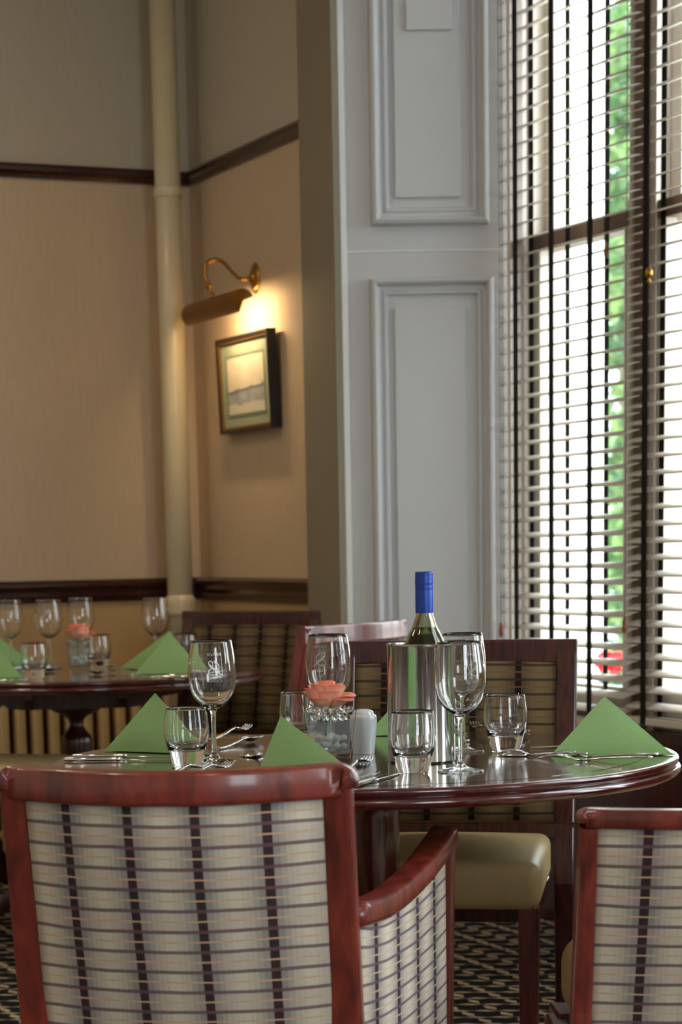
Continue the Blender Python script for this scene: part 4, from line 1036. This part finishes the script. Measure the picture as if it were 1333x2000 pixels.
for j in range(16):
    bm.faces.new((A[0][j], A[0][j + 1], B[0][j + 1], B[0][j])); bm.faces.new((A[12][j], A[12][j + 1], B[12][j + 1], B[12][j]))
ME_SPOON = fin_raw(bm)
bm = bmesh.new()
strip(bm, [(0, .0038, .0045, .0024), (.004, .0038, .0072, .0034), (.05, .0038, .0064, .0034), (.09, .0038, .0052, .0032), (.094, .0038, .0060, .0038), (.098, .0038, .0050, .0028)]); ME_KH = fin_raw(bm)
bm = bmesh.new()
strip(bm, [(.096, .0030, .0045, .0016), (.104, .0028, .0085, .0012), (.15, .0024, .0098, .0010), (.19, .0022, .0090, .0009), (.207, .0022, .0050, .0008), (.213, .0022, .0012, .0006)]); ME_KB = fin_raw(bm)
def cutlery(kind, x0, y0, x1, y1, label, group, dz=0, flip=False, tilt=0):
    """x0,y0 = handle end, towards x1,y1"""
    if group == cf: x0, y0 = far(x0, y0); x1, y1 = far(x1, y1)
    a = atan2(y1 - y0, x1 - x0) - pi / 2; loc = Vector((x0, y0, (TZF if group == cf else TZ) + .0004 + dz))
    if kind == 'knife':
        o = thing('table_knife', label, 'knife', loc, a, group)
        link('handle', ME_KH, None, o); link('blade', ME_KB, None, o)
    else:
        o = link('table_' + kind, ME_FORK if kind == 'fork' else ME_SPOON, None); o.location = loc; tag(o, label, kind, group)
        o.rotation_euler = (radians(tilt), pi if flip else 0, a)
        if flip: o.location.z += .0122
    return o
cg, cf = 'cutlery on the near table', 'cutlery on the far table'
cutlery('knife', -.468, 3.795, -.24, 3.770, 'nearer of the two knives lying in front of the left napkin', cg)
cutlery('knife', -.462, 3.858, -.24, 3.830, 'further of the two knives lying in front of the left napkin', cg)
cutlery('fork', -.285, 3.475, -.19, 3.72, 'left one of two forks pointing away behind the foreground chair rail', cg)
cutlery('fork', -.250, 3.470, -.155, 3.71, 'right one of two forks pointing away behind the foreground chair rail', cg)
cutlery('fork', -.235, 4.09, -.160, 4.30, 'fork at the far left of the table pointing to the dark chair', cg, .006, tilt=2)
cutlery('spoon', -.215, 3.975, -.125, 4.20, 'spoon lying right of the left wine glass', cg)
cutlery('spoon', -.110, 3.690, -.165, 3.90, 'small spoon behind the front centre napkin', cg, flip=True)
cutlery('knife', .018, 3.285, .100, 3.50, 'knife nearest the table edge by the foreground chair', cg)
cutlery('knife', -.010, 3.310, .058, 3.49, 'second knife by the foreground chair, left of the other', cg)
cutlery('fork', .005, 3.520, .055, 3.72, 'fork below the white shaker', cg)
cutlery('spoon', .415, 3.660, .262, 3.790, 'upturned spoon with dark bowl at the foot of the right tumbler', cg, flip=True)
cutlery('fork', .510, 3.575, .325, 3.665, 'nearer fork lying in front of the right napkin', cg, flip=True)
cutlery('fork', .525, 3.612, .345, 3.712, 'further fork lying in front of the right napkin', cg, .001, flip=True)
cutlery('fork', .318, 3.960, .352, 4.15, 'fork pointing away behind the right tumbler', cg, tilt=1)
cutlery('fork', .300, 4.050, .262, 4.24, 'upright-tined fork left of the right tumbler', cg, tilt=4)
cutlery('fork', .235, 4.030, .215, 4.22, 'fork behind the rear wine glass', cg, tilt=4)
cutlery('knife', .545, 3.93, .345, 3.880, 'knife lying behind the right napkin', cg)
cutlery('knife', -.395, 6.245, -.60, 6.330, 'nearer knife in front of the right napkin on the far table', cf)
cutlery('knife', -.380, 6.29, -.585, 6.375, 'further knife in front of the right napkin on the far table', cf)
cutlery('fork', -.560, 6.50, -.70, 6.65, 'fork left of the right napkin on the far table', cf, .003)
cutlery('spoon', -.585, 6.42, -.72, 6.55, 'spoon left of the right napkin on the far table', cf)
cutlery('fork', -.600, 6.75, -.71, 6.90, 'fork further back on the far table pointing to the rose', cf)
cutlery('knife', -1.10, 6.325, -.88, 6.300, 'knife at the front left of the far table', cf)
cutlery('spoon', -1.03, 6.72, -.87, 6.74, 'spoon beside the leftmost wine glass on the far table', cf)
cutlery('fork', -1.03, 6.66, -.84, 6.80, 'fork beside the leftmost wine glass on the far table', cf, .008)
